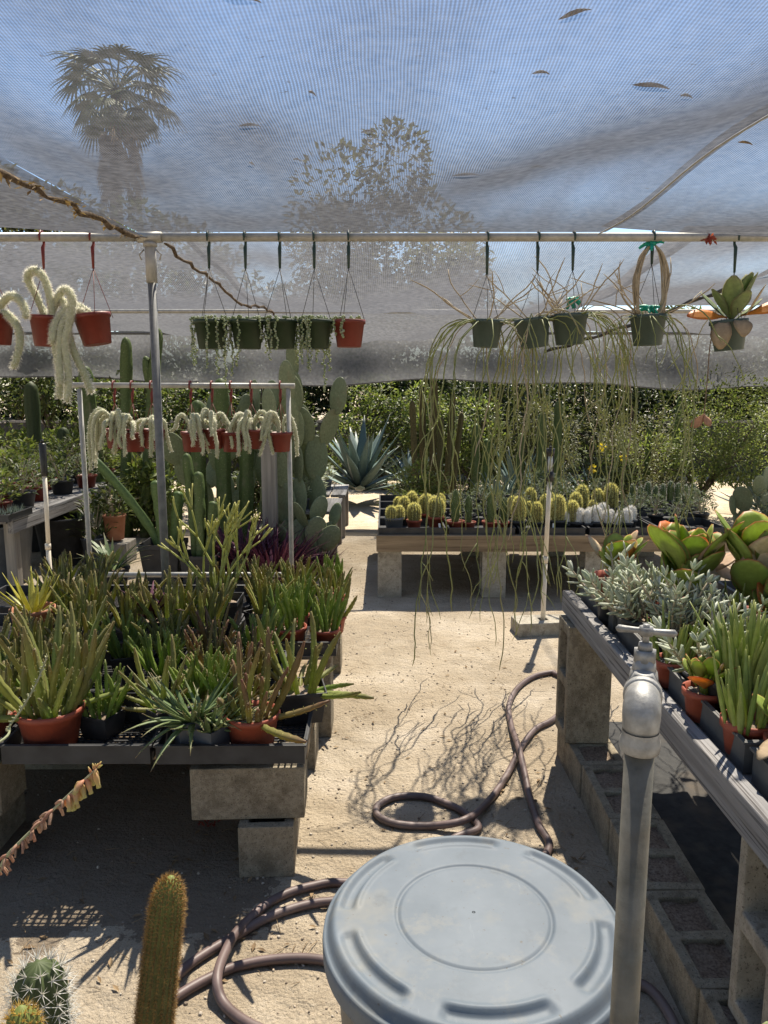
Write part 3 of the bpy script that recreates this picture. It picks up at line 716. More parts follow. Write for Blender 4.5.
STAR4 = [1.0, 0.52]
def stapelia(R, h, n, hmin, hmax, rad=.0108, lean=.62, long=0):
    mb = MB()
    for i in range(int(n*1.2)):
        a = U(0, 2*PI); q = R * math.sqrt(rnd.random()) * .85
        b = Vector((q*math.cos(a), q*math.sin(a), h*.80))
        ln = lean * (q/R) * U(.5, 1.6) + U(0, .12)
        L = U(hmin, hmax) * (1.0 if rnd.random() < .7 else U(.4, .8)) * (1.18 if rnd.random() < .12 else 1)
        d = Vector((math.cos(a)*ln, math.sin(a)*ln, 1))
        up = U(.1, .6)
        if i < long:
            d = Vector((math.cos(a), math.sin(a), U(.1, .35))); L *= 1.25; up = U(-.1, .2)
        m = 13
        P = curve_pts(b, d, L, (U(-.5,.5), U(-.5,.5), 0), m, up)
        rad_i = rad*U(.75, 1.15)
        rd = [rad_i * U(.93, 1.07) * (1 if j % 2 else .80) * (0.85 + .25*math.sin(PI*min(1, j/m*1.1))) for j in range(m + 1)]
        rd[-1] = rad*.34; rd[-2] *= .78; rd[-3] *= .95
        mb.tube(P, rd, 8, star=STAR4, twist=U(-.03, .03))
        # pale teeth along the angles
        dd = [(P[min(j+1, m)] - P[max(j-1, 0)]).normalized() for j in range(m+1)]
        for j in range(2, m, 2):
            s, u = frame(dd[j])
            for k in range(4):
                th = PI/2*k + i
                mb.hair(P[j] + (s*math.cos(th) + u*math.sin(th))*rad*.85, s*math.cos(th) + u*math.sin(th) + dd[j]*.4, rad*.45, .0013, 1)
    return mb
ST = {}
GS = 'potted stapelias on the mesh trays'
def make_st(key, r, h, mp, ms, n, a, b, square=False, **k):
    ST[key] = potted('potted_stapelia', 'stapelia', 'potted succulent', r, h, M[mp], stapelia(r*.9, h, n, a, b, **k), 'stems', [M[ms], M['stapelia_teeth']], GS, square=square)
make_st('terra', .085, .105, 'terracotta', 'stapelia', 19, .17, .27)
make_st('terra2', .085, .105, 'terracotta', 'stapelia_bright', 17, .17, .25, lean=.25)
make_st('black', .08, .11, 'black_pot', 'stapelia', 22, .16, .26, square=True)
make_st('black2', .08, .11, 'black_pot', 'stapelia', 20, .19, .28, square=True, lean=.3)
make_st('blackred', .08, .11, 'black_pot', 'stapelia_red', 20, .15, .26, square=True)
make_st('blackbright', .08, .11, 'black_pot', 'stapelia_bright', 20, .17, .26, square=True, lean=.5)
make_st('sprawl', .08, .11, 'black_pot', 'stapelia', 16, .17, .27, square=True, long=6, lean=.6)
make_st('frontleft', .095, .115, 'terracotta', 'stapelia', 34, .18, .32, rad=.0105, lean=.65, long=4)
make_st('frontright', .085, .11, 'terracotta', 'stapelia_red', 17, .15, .28, rad=.0115, lean=.5, long=3)
LOOK = {'terra': 'green stapelia in a terracotta pot', 'terra2': 'upright bright green stapelia in a terracotta pot', 'black': 'dull green stapelia in a square black pot',
        'black2': 'tall green stapelia in a square black pot', 'blackred': 'reddish stapelia in a square black pot', 'blackbright': 'bright green stapelia in a square black pot', 'sprawl': 'sprawling stapelia in a square black pot'}
PZT = TZ + .0135
def st(key, x, y, label, rz=None, sc=1.0): return place(ST[key], (x, y, PZT), U(0, 6.28) if rz is None else rz, label, GS, sc)
st('frontleft', -1.17, 2.55, 'large fanned-out stapelia in a terracotta pot at the front of the trays', sc=1.22)
st('frontright', -.46, 2.535, 'reddish green stapelia in a terracotta pot at the front tray corner by the path', rz=1.0, sc=1.15)
st('sprawl', -.315, 2.78, 'sprawling stapelia in a black pot reaching out over the path', rz=.2, sc=1.12)
# aloe in a grey square pot, spilling over the tray edge
mb = MB()
for i in range(44):
    a = U(0, 2*PI); q = .06*rnd.random()
    if i < 16: a = U(-3.2, -.9)
    b = Vector((q*math.cos(a), q*math.sin(a), .10))
    L = U(.15, .28); el = U(.1, 1.2)
    P = curve_pts(b, (math.cos(a), math.sin(a), el), L, (0, 0, U(-.9, -.1) if i < 16 else U(0, .4)), 7)
    w = U(.018, .028); mb.blade(P, [w*.9, w, w*.95, w*.8, w*.6, w*.4, w*.2, .002], .008, (0, 0, 1), cup=.25)
    for j in range(1, 7):
        s, u = frame((P[j+1] - P[j]).normalized())
        for sg in (-1, 1): mb.spike(P[j] + s*sg*w*.45*(1-j/8), s*sg, .006, .0012, 1)
al = potted('potted_aloe', 'spotted green aloe in a grey square pot spilling over the front tray edge', 'potted succulent', .07, .12, M['grey_pot'], mb, 'leaves', [M['aloe'], M['stapelia_teeth']], square=True)
al.location = (-.665, 2.53, PZT); al.rotation_euler = (0, 0, .5)
st('terra2', -.58, 2.70, 'short green stapelia in a terracotta pot between the grey potted aloe and the reddish one', sc=.9)
st('sprawl', -.80, 2.66, 'sprawling stapelia beside the grey potted aloe, hanging over the mesh', sc=.95, rz=2.4)
st('blackbright', -1.02, 2.63, 'low bright stapelia in a black pot between the large fanned one and the aloe', sc=.78)
st('terra', -1.40, 2.58, 'green stapelia in a terracotta pot at the front, outermost under the picture edge', sc=1.0)
al2 = dup(al, (-.60, 2.50, PZT), 2.6, 'smaller spotted aloe leaning out over the front tray edge beside the grey potted one', None, .8)
# rows of stapelias
GAPS = {('near half of third trays', 2), ('far half of back trays', 3), ('far half of back trays', 4), ('near half of back trays', 4), ('near half of second trays', 3)}
def fill(y, xs, keys, row):
    for k, x in enumerate(xs):
        if (row, k) in GAPS: continue
        key = keys[k % len(keys)]
        st(key, x + U(-.012, .012), y + U(-.012, .012), f'{LOOK[key]}, {ORD[k]} from path, {row}', sc=U(.92, 1.08) * (.86 if 'second' in row or 'front' in row else (.84 if 'back' in row else .93)))
fill(2.78, [-.50, -.69, -1.30, -1.48], ['blackred', 'blackbright', 'black', 'sprawl'], 'rear half of front trays')
mb = MB()
tt = thing('nursery_pot', 'empty square black pot between the stapelias of the front trays', 'pot', (-.95, 2.80, PZT)); square_pot_mb(.085, .12).build('shell', M['black_pot'], tt, smooth=False, bevel=.003)
soil_mb(.07, .06).build('soil', M['soil'], tt)
fill(3.02, [-.54, -.72, -.90, -1.09, -1.28, -1.47, -1.66, -1.84], ['blackred', 'blackred', 'blackbright', 'sprawl', 'black2', 'black', 'black', 'black2'], 'near half of second trays')
fill(3.23, [-.55, -.74, -.93, -1.12, -1.32, -1.52, -1.72], ['blackbright', 'blackred', 'black2', 'blackbright', 'black', 'black2', 'black'], 'far half of second trays')
fill(3.585, [-.285, -.455, -.66, -.85, -1.04, -1.24, -1.44], ['terra2', 'terra2', 'blackred', 'black2', 'black', 'black2', 'black'], 'near half of third trays')
fill(3.81, [-.275, -.45, -.62, -1.05, -1.27, -1.46, -1.64], ['terra', 'terra2', 'black2', 'black', 'black2', 'black', 'black2'], 'far half of third trays')
fill(4.19, [-.29, -.48, -.68, -.9, -1.42, -1.62, -1.82], ['terra', 'terra', 'black2', 'black', 'black2', 'black2', 'black'], 'near half of back trays')
fill(4.41, [-.30, -.52, -.74, -1.3, -1.5, -1.7, -1.9], ['terra2', 'terra', 'black', 'black2', 'black', 'black2', 'black2'], 'far half of back trays')
# pencil cactus
def pencil_mb(r, h, depth):
    mb = MB()
    def grow(p, d, L, rad, lev):
        P = curve_pts(p, d, L, (U(-.25,.25), U(-.25,.25), .2), 5); mb.tube(P, [rad, rad, rad*.95, rad*.9, rad*.85, rad*.7], 6, t0=1-lev/depth, t1=1-(lev-1)/depth)
        if lev > 1:
            for k in range(rnd.choice((2, 2, 3))):
                a = U(0, 2*PI); s, u = frame(P[-1]-P[-2]); dd = (P[-1]-P[-2]).normalized() + (s*math.cos(a) + u*math.sin(a))*U(.25, .6)
                grow(P[-1], dd, L*U(.7, 1.0), rad*.86, lev-1)
    for k in range(5):
        a = 2*PI*k/5 + U(-.3,.3); grow(Vector((.03*math.cos(a), .03*math.sin(a), h*.8)), Vector((.35*math.cos(a), .35*math.sin(a), 1)), U(.12, .17), .0062, depth)
    return mb
pc = potted('potted_pencil_cactus', 'yellow-green pencil cactus with thin branching stems in a black pot among the stapelias', 'potted succulent', .085, .17, M['black_pot'], pencil_mb(.085, .17, 4), 'stems', M['pencil'], square=True)
pc.location = (-.82, 3.76, PZT); pc.scale = (1.15,)*3
# yellow aloe in clay pot
mb = MB()
for i in range(18):
    a = 2*PI*i/18*2.6 + U(-.2,.2); el = U(.5, 2.2); L = U(.17, .26)
    P = curve_pts((.02*math.cos(a), .02*math.sin(a), .15), (math.cos(a), math.sin(a), el), L, (0,0,U(-.2,.5)), 7)
    w = U(.024, .034); mb.blade(P, [w*.8, w, w, w*.85, w*.66, w*.45, w*.22, .002], .007, (0,0,1), cup=.3)
ya = potted('potted_aloe', 'yellow striped aloe in a clay pot at the outer edge of the trays', 'potted succulent', .105, .19, M['clay'], mb, 'leaves', M['aloe_yellow'])
ya.location = (-1.70, 3.60, PZT)
# purple leaf plant amid the stapelias
mb = MB()
for i in range(16):
    a = U(0, 2*PI); P = curve_pts((0,0,.10), (math.cos(a), math.sin(a), U(.5, 2.6)), U(.14, .26), (0,0,U(-.9, 0)), 6)
    w = U(.022, .034); mb.blade(P, [w*.4, w*.9, w, w*.85, w*.6, w*.3, .002], .004, (0,0,1), cup=.3)
pp = potted('potted_tradescantia', 'purple leaved plant in a black pot among the stapelias near the upright pole', 'potted plant', .075, .11, M['black_pot'], mb, 'leaves', M['purple'], square=True)
pp.location = (-1.14, 3.63, PZT); pp.scale = (1.1,)*3

# ------------------------------------------------------------------ right bench by the tap
KX = .80
def fill_cells(o, top):
    mb = MB()
    for q in (-1, 1):
        n = 5; x0, x1, y0, y1 = q*.089 - .0708, q*.089 + .0708, -.0618, .0618
        vs = [(x0 + (x1-x0)*i/n, y0 + (y1-y0)*j/n, top + U(-.008, .005)) for j in range(n+1) for i in range(n+1)]
        mb.add(vs, [(j*(n+1)+i, j*(n+1)+i+1, (j+1)*(n+1)+i+1, (j+1)*(n+1)+i) for j in range(n) for i in range(n)])
    mb.build('soil_fill', M['gravel_soil'], o)
for k in range(6):
    w = ['by the upright support, farthest along', 'second along from the upright support', 'third along from the upright support', 'fourth along from the upright support', 'fifth along, beside the tap pipe', 'nearest, at the bottom edge'][k]
    o = block(KX + .097 + U(-.008,.008), 3.14 - .395*k, -.04, (0, 0, PI/2 + U(-.03,.03)), 'hollow concrete block of the ground kerb, ' + w, 'hollow concrete blocks laid as a kerb')
    fill_cells(o, U(.172, .182))
def half(o, f): o.scale = (1, 1, f)
TALL = 1.335
def tall(o): o.scale = (TALL, 1, 1)
GPB = 'concrete blocks propping the plank bench'
tall(block(KX - .02, 3.215, .155 + .195*TALL, (0, PI/2, 0), 'upright hollow concrete block carrying the far corner of the grey plank', GPB))
tall(block(KX + .055, 1.60, .155 + .195*TALL, (0, PI/2, 0), 'upright hollow concrete block carrying the near end of the grey plank', GPB, 1))
for k, (x, y) in enumerate([(1.68, 3.2), (1.68, 1.62)]):
    w = 'far' if k == 0 else 'near'
    block(x, y, .511, (0, PI/2, 0), f'upright concrete block at the {w} outer corner of the plank bench', GPB)
    half(block(x + .095, y, .155, (0, 0, 0), f'middle concrete block at the {w} outer corner of the plank bench', GPB), .84)
    block(x + .095, y, -.035, (0, 0, 0), f'bottom concrete block at the {w} outer corner of the plank bench', GPB)
# planks: edge beam, second board, rest
BZ = .707
t = thing('plant_bench', 'weathered grey plank bench on hollow concrete blocks beside the tap', 'bench', (1.35, 2.2, BZ), 0, 'benches of boards on concrete blocks')
Y0, Y1 = .95, 3.36
mb = MB(); mb.box((KX + .025 - 1.35, (Y0+Y1)/2 - 2.2, .020), (.045, Y1-Y0, .095)); mb.build('edge_beam', M['wood_grey_y'], t, smooth=False, bevel=.005)
for k in range(6):
    mb = MB(); mb.box((KX + .05 + .09 + .185*k - 1.35, (Y0+Y1)/2 - 2.2 + U(-.02,.02), .018), (.178, Y1-Y0, .036)); mb.build('board', M['wood_grey_y'], t, smooth=False, bevel=.004)
BT = BZ + .04
M['mat'] = m_surface('black_weed_mat', (0.012,0.012,0.012), (0.035,0.034,0.032), 25, 0.8, 0, 0.5, 0.003, c3=(0.07,0.055,0.04))
mb = MB(); nx_, ny_ = 24, 60
vs = [(1.0 + 1.0*i/nx_ + .02*math.sin(j*.5), .9 + 2.75*j/ny_, .008 + .010*abs(math.sin(i*.9 + .4*j)) * abs(math.sin(j*.31)) + (gz(1.0 + i/nx_, .9 + 2.75*j/ny_))) for j in range(ny_+1) for i in range(nx_+1)]
mb.add(vs, [(j*(nx_+1)+i, j*(nx_+1)+i+1, (j+1)*(nx_+1)+i+1, (j+1)*(nx_+1)+i) for j in range(ny_) for i in range(nx_)])
tag(mb.build('weed_mat', M['mat']), 'wrinkled black ground cloth under the grey plank bench behind the kerb blocks', 'ground cloth')
tray_r = tray_mesh(M['tray_grey'], .52, .50, .085, lattice=False)
for k in range(4):
    tray(KX + .335, 3.08 - .54*k, 'dusty black tray on the plank bench, ' + ['at the far end with the reddish paddle plant', 'holding the silver leaved plants', 'holding the green strap leaved plant', 'nearest beside the dry fallen leaf'][k], BT, rz=U(-.02,.02), proto=tray_r, group='trays on the grey plank bench')
for k in range(3):
    tray(KX + .93, 3.05 - .54*k, 'shaded black tray on the outer side of the plank bench, ' + ['at the far end', 'in the middle', 'nearest'][k], BT, rz=U(-.02,.02), proto=tray_r, group='trays on the grey plank bench')
BP = BT + .008
def paddle_leaf(mb, b, d, L, W, nrm, mi=0, bend=(0,0,.3), cup=.12):
    bend = (bend[0] + U(-.35,.35), bend[1] + U(-.35,.35), bend[2] + U(-.2,.2))
    P = curve_pts(b, d, L, bend, 9)
    prof = [.16, .22, .42, .70, .90, 1.0, .98, .86, .62, .22]
    mb.blade(P, [W*f*U(.95,1.05) for f in prof], .007, nrm, mi, edge=True, cup=cup*U(.4, 1.6))
def paddle_mb(n, Lr, Wr, h, stem=0.0, seed=0):
    mb = MB()
    if stem: mb.tube([(0, 0, h*.8), (.01, 0, h*.8 + stem)], [.012, .009], 8)
    for i in range(n):
        a = i * 2.4 + U(-.3, .3); f = i / n
        el = .5 + 2.6 * f + U(-.4, .8); L = U(*Lr) * (1 - .25*f); W = L * U(*Wr)
        r = .02
        b = Vector((r*math.cos(a), r*math.sin(a), h*.8 + stem*U(.3, 1)))
        d = Vector((math.cos(a), math.sin(a), el))
        q = rnd.random(); mi = 1 if q < .09 else (2 if q > .92 else 0)
        paddle_leaf(mb, b, d, L, W, (-math.cos(a)*.6, -math.sin(a)*.6, 1), mi)
    return mb
PM = [M['paddle'], M['paddle_pale'], M['paddle_orange']]
def put(o, x, y, z, rz=0.0, sc=1.0):
    o.location = (x, y, z); o.rotation_euler = (0, 0, rz); o.scale = (sc,)*3; return o
GP = 'red-edged paddle plants on the plank bench'
put(potted('potted_paddle_plant', 'large paddle plant with broad red-edged leaves on the plank bench', 'potted succulent', .10, .13, M['terracotta'], paddle_mb(32, (.16, .23), (.6, .8), .13, .16), 'leaves', PM, GP), 1.10, 2.70, BP, .7, 1.1)
put(potted('potted_paddle_plant', 'paddle plant with pale and pink lit leaves at the outer side of the plank bench', 'potted succulent', .10, .13, M['terracotta'], paddle_mb(30, (.14, .21), (.6, .8), .13, .20), 'leaves', [M['paddle'], M['paddle_pale'], M['paddle_pale']], GP), 1.28, 2.58, BP, 2.2, 1.1)
put(potted('potted_paddle_plant', 'small reddish paddle plant in a terracotta pot at the far corner of the plank bench', 'potted succulent', .085, .115, M['terracotta'], paddle_mb(20, (.09, .135), (.55, .75), .115, .08), 'leaves', [M['paddle'], M['paddle_orange'], M['paddle_pale']], GP), .97, 3.13, BP, 0, 1.25)
put(potted('potted_paddle_plant', 'orange and green paddle plant beside the pale leaved one on the plank bench', 'potted succulent', .09, .12, M['black_pot'], paddle_mb(24, (.12, .17), (.6, .75), .12, .12), 'leaves', [M['paddle'], M['paddle_orange'], M['paddle_orange']], GP), 1.30, 2.42, BP, 1.1)
def silver_mb(n, h, spread):
    mb = MB()
    for i in range(n):
        a = U(0, 2*PI); el = U(.3, 2.4); L = U(.10, .24)
        P = curve_pts((U(-.04,.04), U(-.04,.04), h*.8), (math.cos(a)*spread, math.sin(a)*spread, el), L, (U(-.3,.3), U(-.3,.3), .3), 6)
        mb.tube(P, [.004]*6 + [.003], 5, mi=1)
        for j in range(2, 7):
            d = (P[j] - P[j-1]).normalized(); s, u = frame(d)
            for k in range(3 if j < 6 else 5):
                b = 2*PI*k/3 + j*1.1 + U(-.3,.3); dd = d*(.5 if j < 6 else 1.2) + s*math.cos(b) + u*math.sin(b)
                l = U(.024, .052); w = l*U(.26, .40)
                Q = curve_pts(P[j], dd, l, d*.5, 4); mb.blade(Q, [w*.4, w*.8, w, w*.85, w*.25], w*.42, d)
    return mb
GV = 'silvery succulents on the plank bench'
SV = [M['silver'], M['dry_stem']]
put(potted('potted_silver_plant', 'silvery succulent bush spilling over the tray edge behind the tap', 'potted succulent', .09, .12, M['black_pot'], silver_mb(26, .12, 1.0), 'foliage', SV, GV), 1.0, 2.52, BP)
put(potted('potted_silver_plant', 'silvery succulent between the tap and the big paddle plant', 'potted succulent', .09, .12, M['terracotta'], silver_mb(22, .12, .9), 'foliage', SV, GV), 1.10, 2.36, BP, 1, .8)
put(potted('potted_silver_plant', 'silvery succulent with long upright leaves beside the orange paddle plant', 'potted succulent', .085, .12, M['black_pot'], silver_mb(18, .12, .7), 'foliage', SV, GV), 1.28, 2.16, BP, 2)
put(potted('potted_silver_plant', 'low silvery succulent in front of the small reddish paddle plant', 'potted succulent', .085, .11, M['terracotta'], silver_mb(20, .11, 1.1), 'foliage', SV, GV), 1.0, 2.78, BP, 4, .8)
def strap_mb(n, h, Lr, w0):
    mb = MB()
    for i in range(n):
        a = U(0, 2*PI); q = .055*math.sqrt(rnd.random())
        P = curve_pts((q*math.cos(a), q*math.sin(a), h*.8), (math.cos(a)*U(.05,.6), math.sin(a)*U(.05,.6), 1.2), U(*Lr), (0, 0, U(-.5, .4)), 7)
        w = w0*U(.7, 1.2); mb.blade(P, [w*.6, w*.8, w, w, w*.9, w*.7, w*.45, .003], .007, (-math.cos(a), -math.sin(a), .4), cup=.2)
    return mb
GQ = 'strap leaved plants on the plank bench'
put(potted('potted_strap_plant', 'green strap leaved succulent in a dark pot behind the tray edge', 'potted succulent', .10, .13, M['black_pot'], strap_mb(60, .13, (.12, .26), .024), 'leaves', M['strap'], GQ), .99, 2.02, BP)
put(potted('potted_strap_plant', 'pale strap leaved succulent cut by the picture edge, above the green one', 'potted succulent', .09, .12, M['terracotta'], strap_mb(26, .12, (.15, .25), .024), 'leaves', M['aloe'], GQ), 1.24, 1.92, BP)
put(potted('potted_strap_plant', 'brownish strap leaved succulent nearest on the plank bench, under the picture edge', 'potted succulent', .09, .12, M['black_pot'], strap_mb(18, .12, (.14, .2), .03), 'leaves', M['felt'], GQ), 1.16, 1.58, BP)
put(potted('potted_strap_plant', 'fine leaved green plant in a black pot at the outer side of the plank bench', 'potted succulent', .085, .115, M['black_pot'], strap_mb(26, .115, (.12, .2), .018), 'leaves', M['strap'], GQ), 1.30, 1.66, BP)
sm = [('silver', (.93, 2.70)), ('strap', (1.22, 2.62)), ('silver', (.95, 2.18)), ('red', (1.15, 2.55)), ('strap', (1.14, 2.16)), ('red', (1.20, 2.05)), ('silver', (1.18, 1.80)), ('red', (.98, 1.74)), ('strap', (1.38, 2.30)), ('silver', (1.36, 2.0)), ('red', (1.40, 2.56)), ('strap', (1.12, 3.02)), ('red', (1.24, 2.98)), ('red', (1.02, 2.94)), ('strap', (.90, 2.30)), ('strap', (.92, 1.84)), ('red', (.90, 2.05)), ('silver', (.90, 2.94)), ('strap', (1.06, 2.22)), ('red', (1.04, 2.42))]
wh = ['by the far tray edge', 'behind the big paddle plant', 'next to the valve handle', 'below the big paddle plant', 'behind the long strap leaved one', 'beside the silver long-leaved one', 'near the picture edge', 'by the dry fallen leaf', 'under the pale paddle leaves', 'at the outer near side', 'past the pale paddle leaves', 'at the far outer corner', 'behind everything at the far end', 'just behind the small reddish paddle plant', 'leaning over the tray edge past the valve', 'leaning out before the long strap leaves', 'at the tray edge under the long strap leaves', 'edging the small reddish paddle plant', 'between the silver and long strap leaved plants', 'in among the silver leaved plants']
SMP = {'silver': potted('potted_silver_plant', 'x', 'potted succulent', .055, .08, M['black_pot'], silver_mb(16, .08, 1.0), 'foliage', SV, 'small succulents filling the plank bench'),
       'strap': potted('potted_strap_plant', 'x', 'potted succulent', .055, .08, M['terracotta'], strap_mb(22, .08, (.10, .18), .015), 'leaves', M['strap'], 'small succulents filling the plank bench'),
       'red': potted('potted_paddle_plant', 'x', 'potted succulent', .055, .08, M['terracotta'], paddle_mb(18, (.06, .10), (.5, .7), .08, .05), 'leaves', [M['paddle'], M['paddle_orange'], M['paddle_pale']], 'small succulents filling the plank bench')}
for k, (q, xy) in enumerate(sm):
    place(SMP[q], (xy[0], xy[1], BP), k*1.7, {'silver': 'small silver succulent in a black pot, ', 'strap': 'small strap leaved plant in a terracotta pot, ', 'red': 'small red-edged succulent in a terracotta pot, '}[q] + wh[k], 'small succulents filling the plank bench', U(.9, 1.2))
mb = MB()
paddle_leaf(mb, Vector((0,0,.0)), (-1, -.2, .05), .16, .05, (0,0,1), 0, bend=(0,0,-.2), cup=.3)
put(tag(mb.build('fallen_leaf', M['felt_dry']), 'dry orange-brown leaf lying across the near tray edge', 'leaf'), .99, 1.72, BT + .115, .3)
mb = MB()
for k in range(6):
    P = curve_pts((0, 0, .02*k), (math.cos(k*2.2), math.sin(k*2.2), .4), .05, (0,0,-.2), 4); mb.blade(P, [.012, .03, .036, .028, .006], .006, (0,0,1))
P1 = curve_pts((0,0,.1), (-.4, -.3, -.3), .62, (.2, .1, -1.3), 16); mb.tube(P1, .0016, 5, mi=1)
for j in (9, 12, 15, 16):
    for s in (-1, 1):
        Q = curve_pts(P1[j], (s*.8, .2, .3), .045, (0,0,-.3), 4); mb.blade(Q, [.01, .024, .03, .024, .005], .004, (0,-1,.6))
put(potted('potted_trailing_plant', 'plant with a thin red runner trailing over the near end of the grey plank', 'potted plant', .07, .10, M['black_pot'], MB(), 'filler', M['felt']), 1.0, 1.48, BP)
o = mb.build('foliage', [M['felt'], M['hook_red']], bpy.data.objects[[q.name for q in bpy.data.objects if q.get('label','').startswith('plant with a thin red runner')][0]]); o.location = (0,0,.08)
for q in list(bpy.data.objects):
    if q.name.startswith('filler'): bpy.data.objects.remove(q)
# blue tub at the edge of the picture
mb = MB(); mb.lathe([(.13, 0), (.15, .16), (.158, .16), (.158, .17), (.145, .17), (.125, .01)], 24, closed=True); mb.lathe([(0, .012), (.13, .012)], 24, closed=True)
put(tag(mb.build('plastic_tub', M['blue']), 'blue plastic tub behind the pale paddle leaves', 'tub'), 1.72, 3.12, BP)

# ------------------------------------------------------------------ far bench with golden cacti
FB = .51
fx0 = -.06
t = thing('plant_bench', 'brown timber bench of golden and white cacti on concrete blocks across the path', 'bench', (1.4, 6.9, FB), 0, 'benches of boards on concrete blocks')
mb = MB(); mb.box((0, 5.96 - 6.9, -.055), (2.92, .045, .13)); mb.build('front_beam', M['wood_x'], t, smooth=False, bevel=.005)
for k in range(10):
    mb = MB(); mb.box((0, 5.985 + .10 + .188*k - 6.9, -.02), (2.90, .178, .038)); mb.build('board', M['wood_x'], t, smooth=False, bevel=.004)
for k in range(3):
    mb = MB(); mb.box((-1.38 + 1.38*k, .10, -.085), (.09, 1.78, .09)); mb.build('bearer', M['wood_x'], t, smooth=False, bevel=.004)
for k, x in enumerate((.045, .88, 1.7, 2.6)):
    w = ['nearest the path', 'behind the hanging stems', 'behind the sprinkler stake', 'farthest along'][k]
    block(x - .095, 6.09, .195, (0, PI/2, 0), 'upright concrete block under the cactus bench front, ' + w, 'concrete blocks under the cactus bench', 1)
    block(x - .095, 7.6, .195, (0, PI/2, 0), 'shaded concrete block under the cactus bench back, ' + w, 'concrete blocks under the cactus bench')
FT = FB + .001
tray_f = tray_mesh(M['tray'], .52, .45, .065, lattice=False)
for r in range(4):
    for k in range(5):
        nm = ['front', 'second', 'third', 'back'][r]
        tray(fx0 + .28 + .555*k, 6.20 + .47*r, f'black tray {"nearest the path" if k == 0 else ORD[k] + " from the path"} in the {nm} row of the cactus bench', FT, rz=U(-.01,.01), proto=tray_f, group='black trays on the cactus bench')
FP = FT + .008
def cactus_mb(r, h, z0, ribs, msp, nsp, splen, spw, twist=0.0, depth=.82, long_tip=0.0, up=.3):
    """ribbed cactus body plus spines growing from the rib edges"""
    body = MB(); sp = MB(); m = 12
    P = [Vector((0, 0, z0 + h*j/m)) for j in range(m + 1)]
    pr = [r * (.82 + .18*math.sin(PI*min(1, (j/m)*1.15)*.8 + .3)) * math.sqrt(max(0.0, 1 - max(0, (j/m - .72)/.285)**2)) for j in range(m + 1)]
    pr[-1] = r*.12
    body.tube(P, pr, ribs*2, star=[1.0, depth], twist=twist)
    a0, u0 = frame(Vector((0, 0, 1)))
    for i in range(nsp):
        k = rnd.randrange(ribs); f = rnd.random() ** .85; j = f*m
        jj = min(int(j), m-1); rr_ = pr[jj] + (pr[jj+1]-pr[jj])*(j-jj)
        th = 2*PI*k/ribs + twist*j
        n = a0.cross(Vector((0,0,1))) # placeholder
        d0 = Vector((0,0,1)); aa = d0.cross(u0)
        nd = aa*math.cos(th) + u0*math.sin(th)
        p = Vector((0, 0, z0 + h*f)) + nd*rr_
        tang = Vector((-nd.y, nd.x, 0))
        dd = nd*U(.5, 1) + Vector((0, 0, U(-.4, .7) + up + (1.2 if f > .9 else 0))) + tang*U(-.9, .9)
        sp.hair(p, dd, splen*U(.5, 1.2), spw)
    return body, sp
def potted_cactus(name, label, r, h, z0, ribs, skin, spine, nsp, splen, spw, pr, ph, mp, group, heads=1, **k):
    t = thing(name, label, 'potted cactus', group=group)
    pot_mb(pr, ph, 18).build('pot', M[mp], t); soil_mb(pr*.97, ph).build('soil', M['gravel_soil'], t)
    B, S = MB(), MB()
    for q in range(heads):
        b, s = cactus_mb(r*U(.85, 1.1), h*(1 if q == 0 else U(.6, 1.0)), ph*.8, ribs, spine, nsp, splen, spw, **k)
        off = Vector((0, 0, 0)) if heads == 1 else Vector((math.cos(q*2*PI/heads)*pr*.5, math.sin(q*2*PI/heads)*pr*.5, 0))
        B.add([Vector(v) + off for v in b.V], b.F, 0, b.T); S.add([Vector(v) + off for v in s.V], s.F, 0, s.T)
    B.build('body', M[skin], t); S.build('spine_bristles', M[spine], t, smooth=False)
    return t
gold = potted_cactus('potted_golden_cactus', 'golden cactus', .046, .17, 0, 13, 'gold_skin', 'spine_yellow', 1700, .019, .0019, .06, .075, 'black_pot', 'golden spined cacti on the far bench')
gold_t = potted_cactus('potted_golden_cactus', 'golden cactus', .045, .15, 0, 13, 'gold_skin', 'spine_yellow', 1700, .019, .0019, .065, .08, 'terracotta', 'golden spined cacti on the far bench')
gold_g = potted_cactus('potted_golden_cactus', 'golden cactus', .042, .12, 0, 13, 'gold_skin', 'spine_yellow', 1300, .018, .0019, .085, .125, 'grey_pot', 'golden spined cacti on the far bench', heads=3)
white = potted_cactus('potted_white_cactus', 'white cactus', .036, .10, 0, 14, 'wool', 'spine_white', 1100, .013, .0012, .045, .06, 'black_pot', 'small white woolly cacti on the far bench', depth=.92, heads=1)
spiral = potted_cactus('potted_spiral_cactus', 'spiral', .042, .27, 0, 6, 'column', 'spine_white', 200, .008, .0009, .075, .085, 'terracotta', 'dark spiralled cacti on the far bench', twist=.26, depth=.55)
grn = potted_cactus('potted_column_cactus', 'grey green', .030, .18, 0, 8, 'column', 'spine_white', 400, .012, .0009, .045, .06, 'black_pot', 'grey-green columnar cacti on the far bench', depth=.75)
def fx(px, y): return (px - 384) / F * (y*math.cos(TH) + (H - FB)*math.sin(TH))
GG = 'golden spined cacti on the far bench'
place(gold_g, (fx(394, 6.14), 6.12, FP), 0, 'cluster of golden cacti in a grey pot at the path corner of the bench', GG, .95)
for k, (px, y, s, w) in enumerate([(414, 6.22, 1.0, 'right beside the grey pot'), (436, 6.30, 1.2, 'tall, left of the first spiral cactus'), (426, 6.5, 1.15, 'behind the terracotta pots, second row')]):
    place(gold_t, (fx(px, y), y, FP), k, 'golden cactus in a terracotta pot ' + w, GG, s)
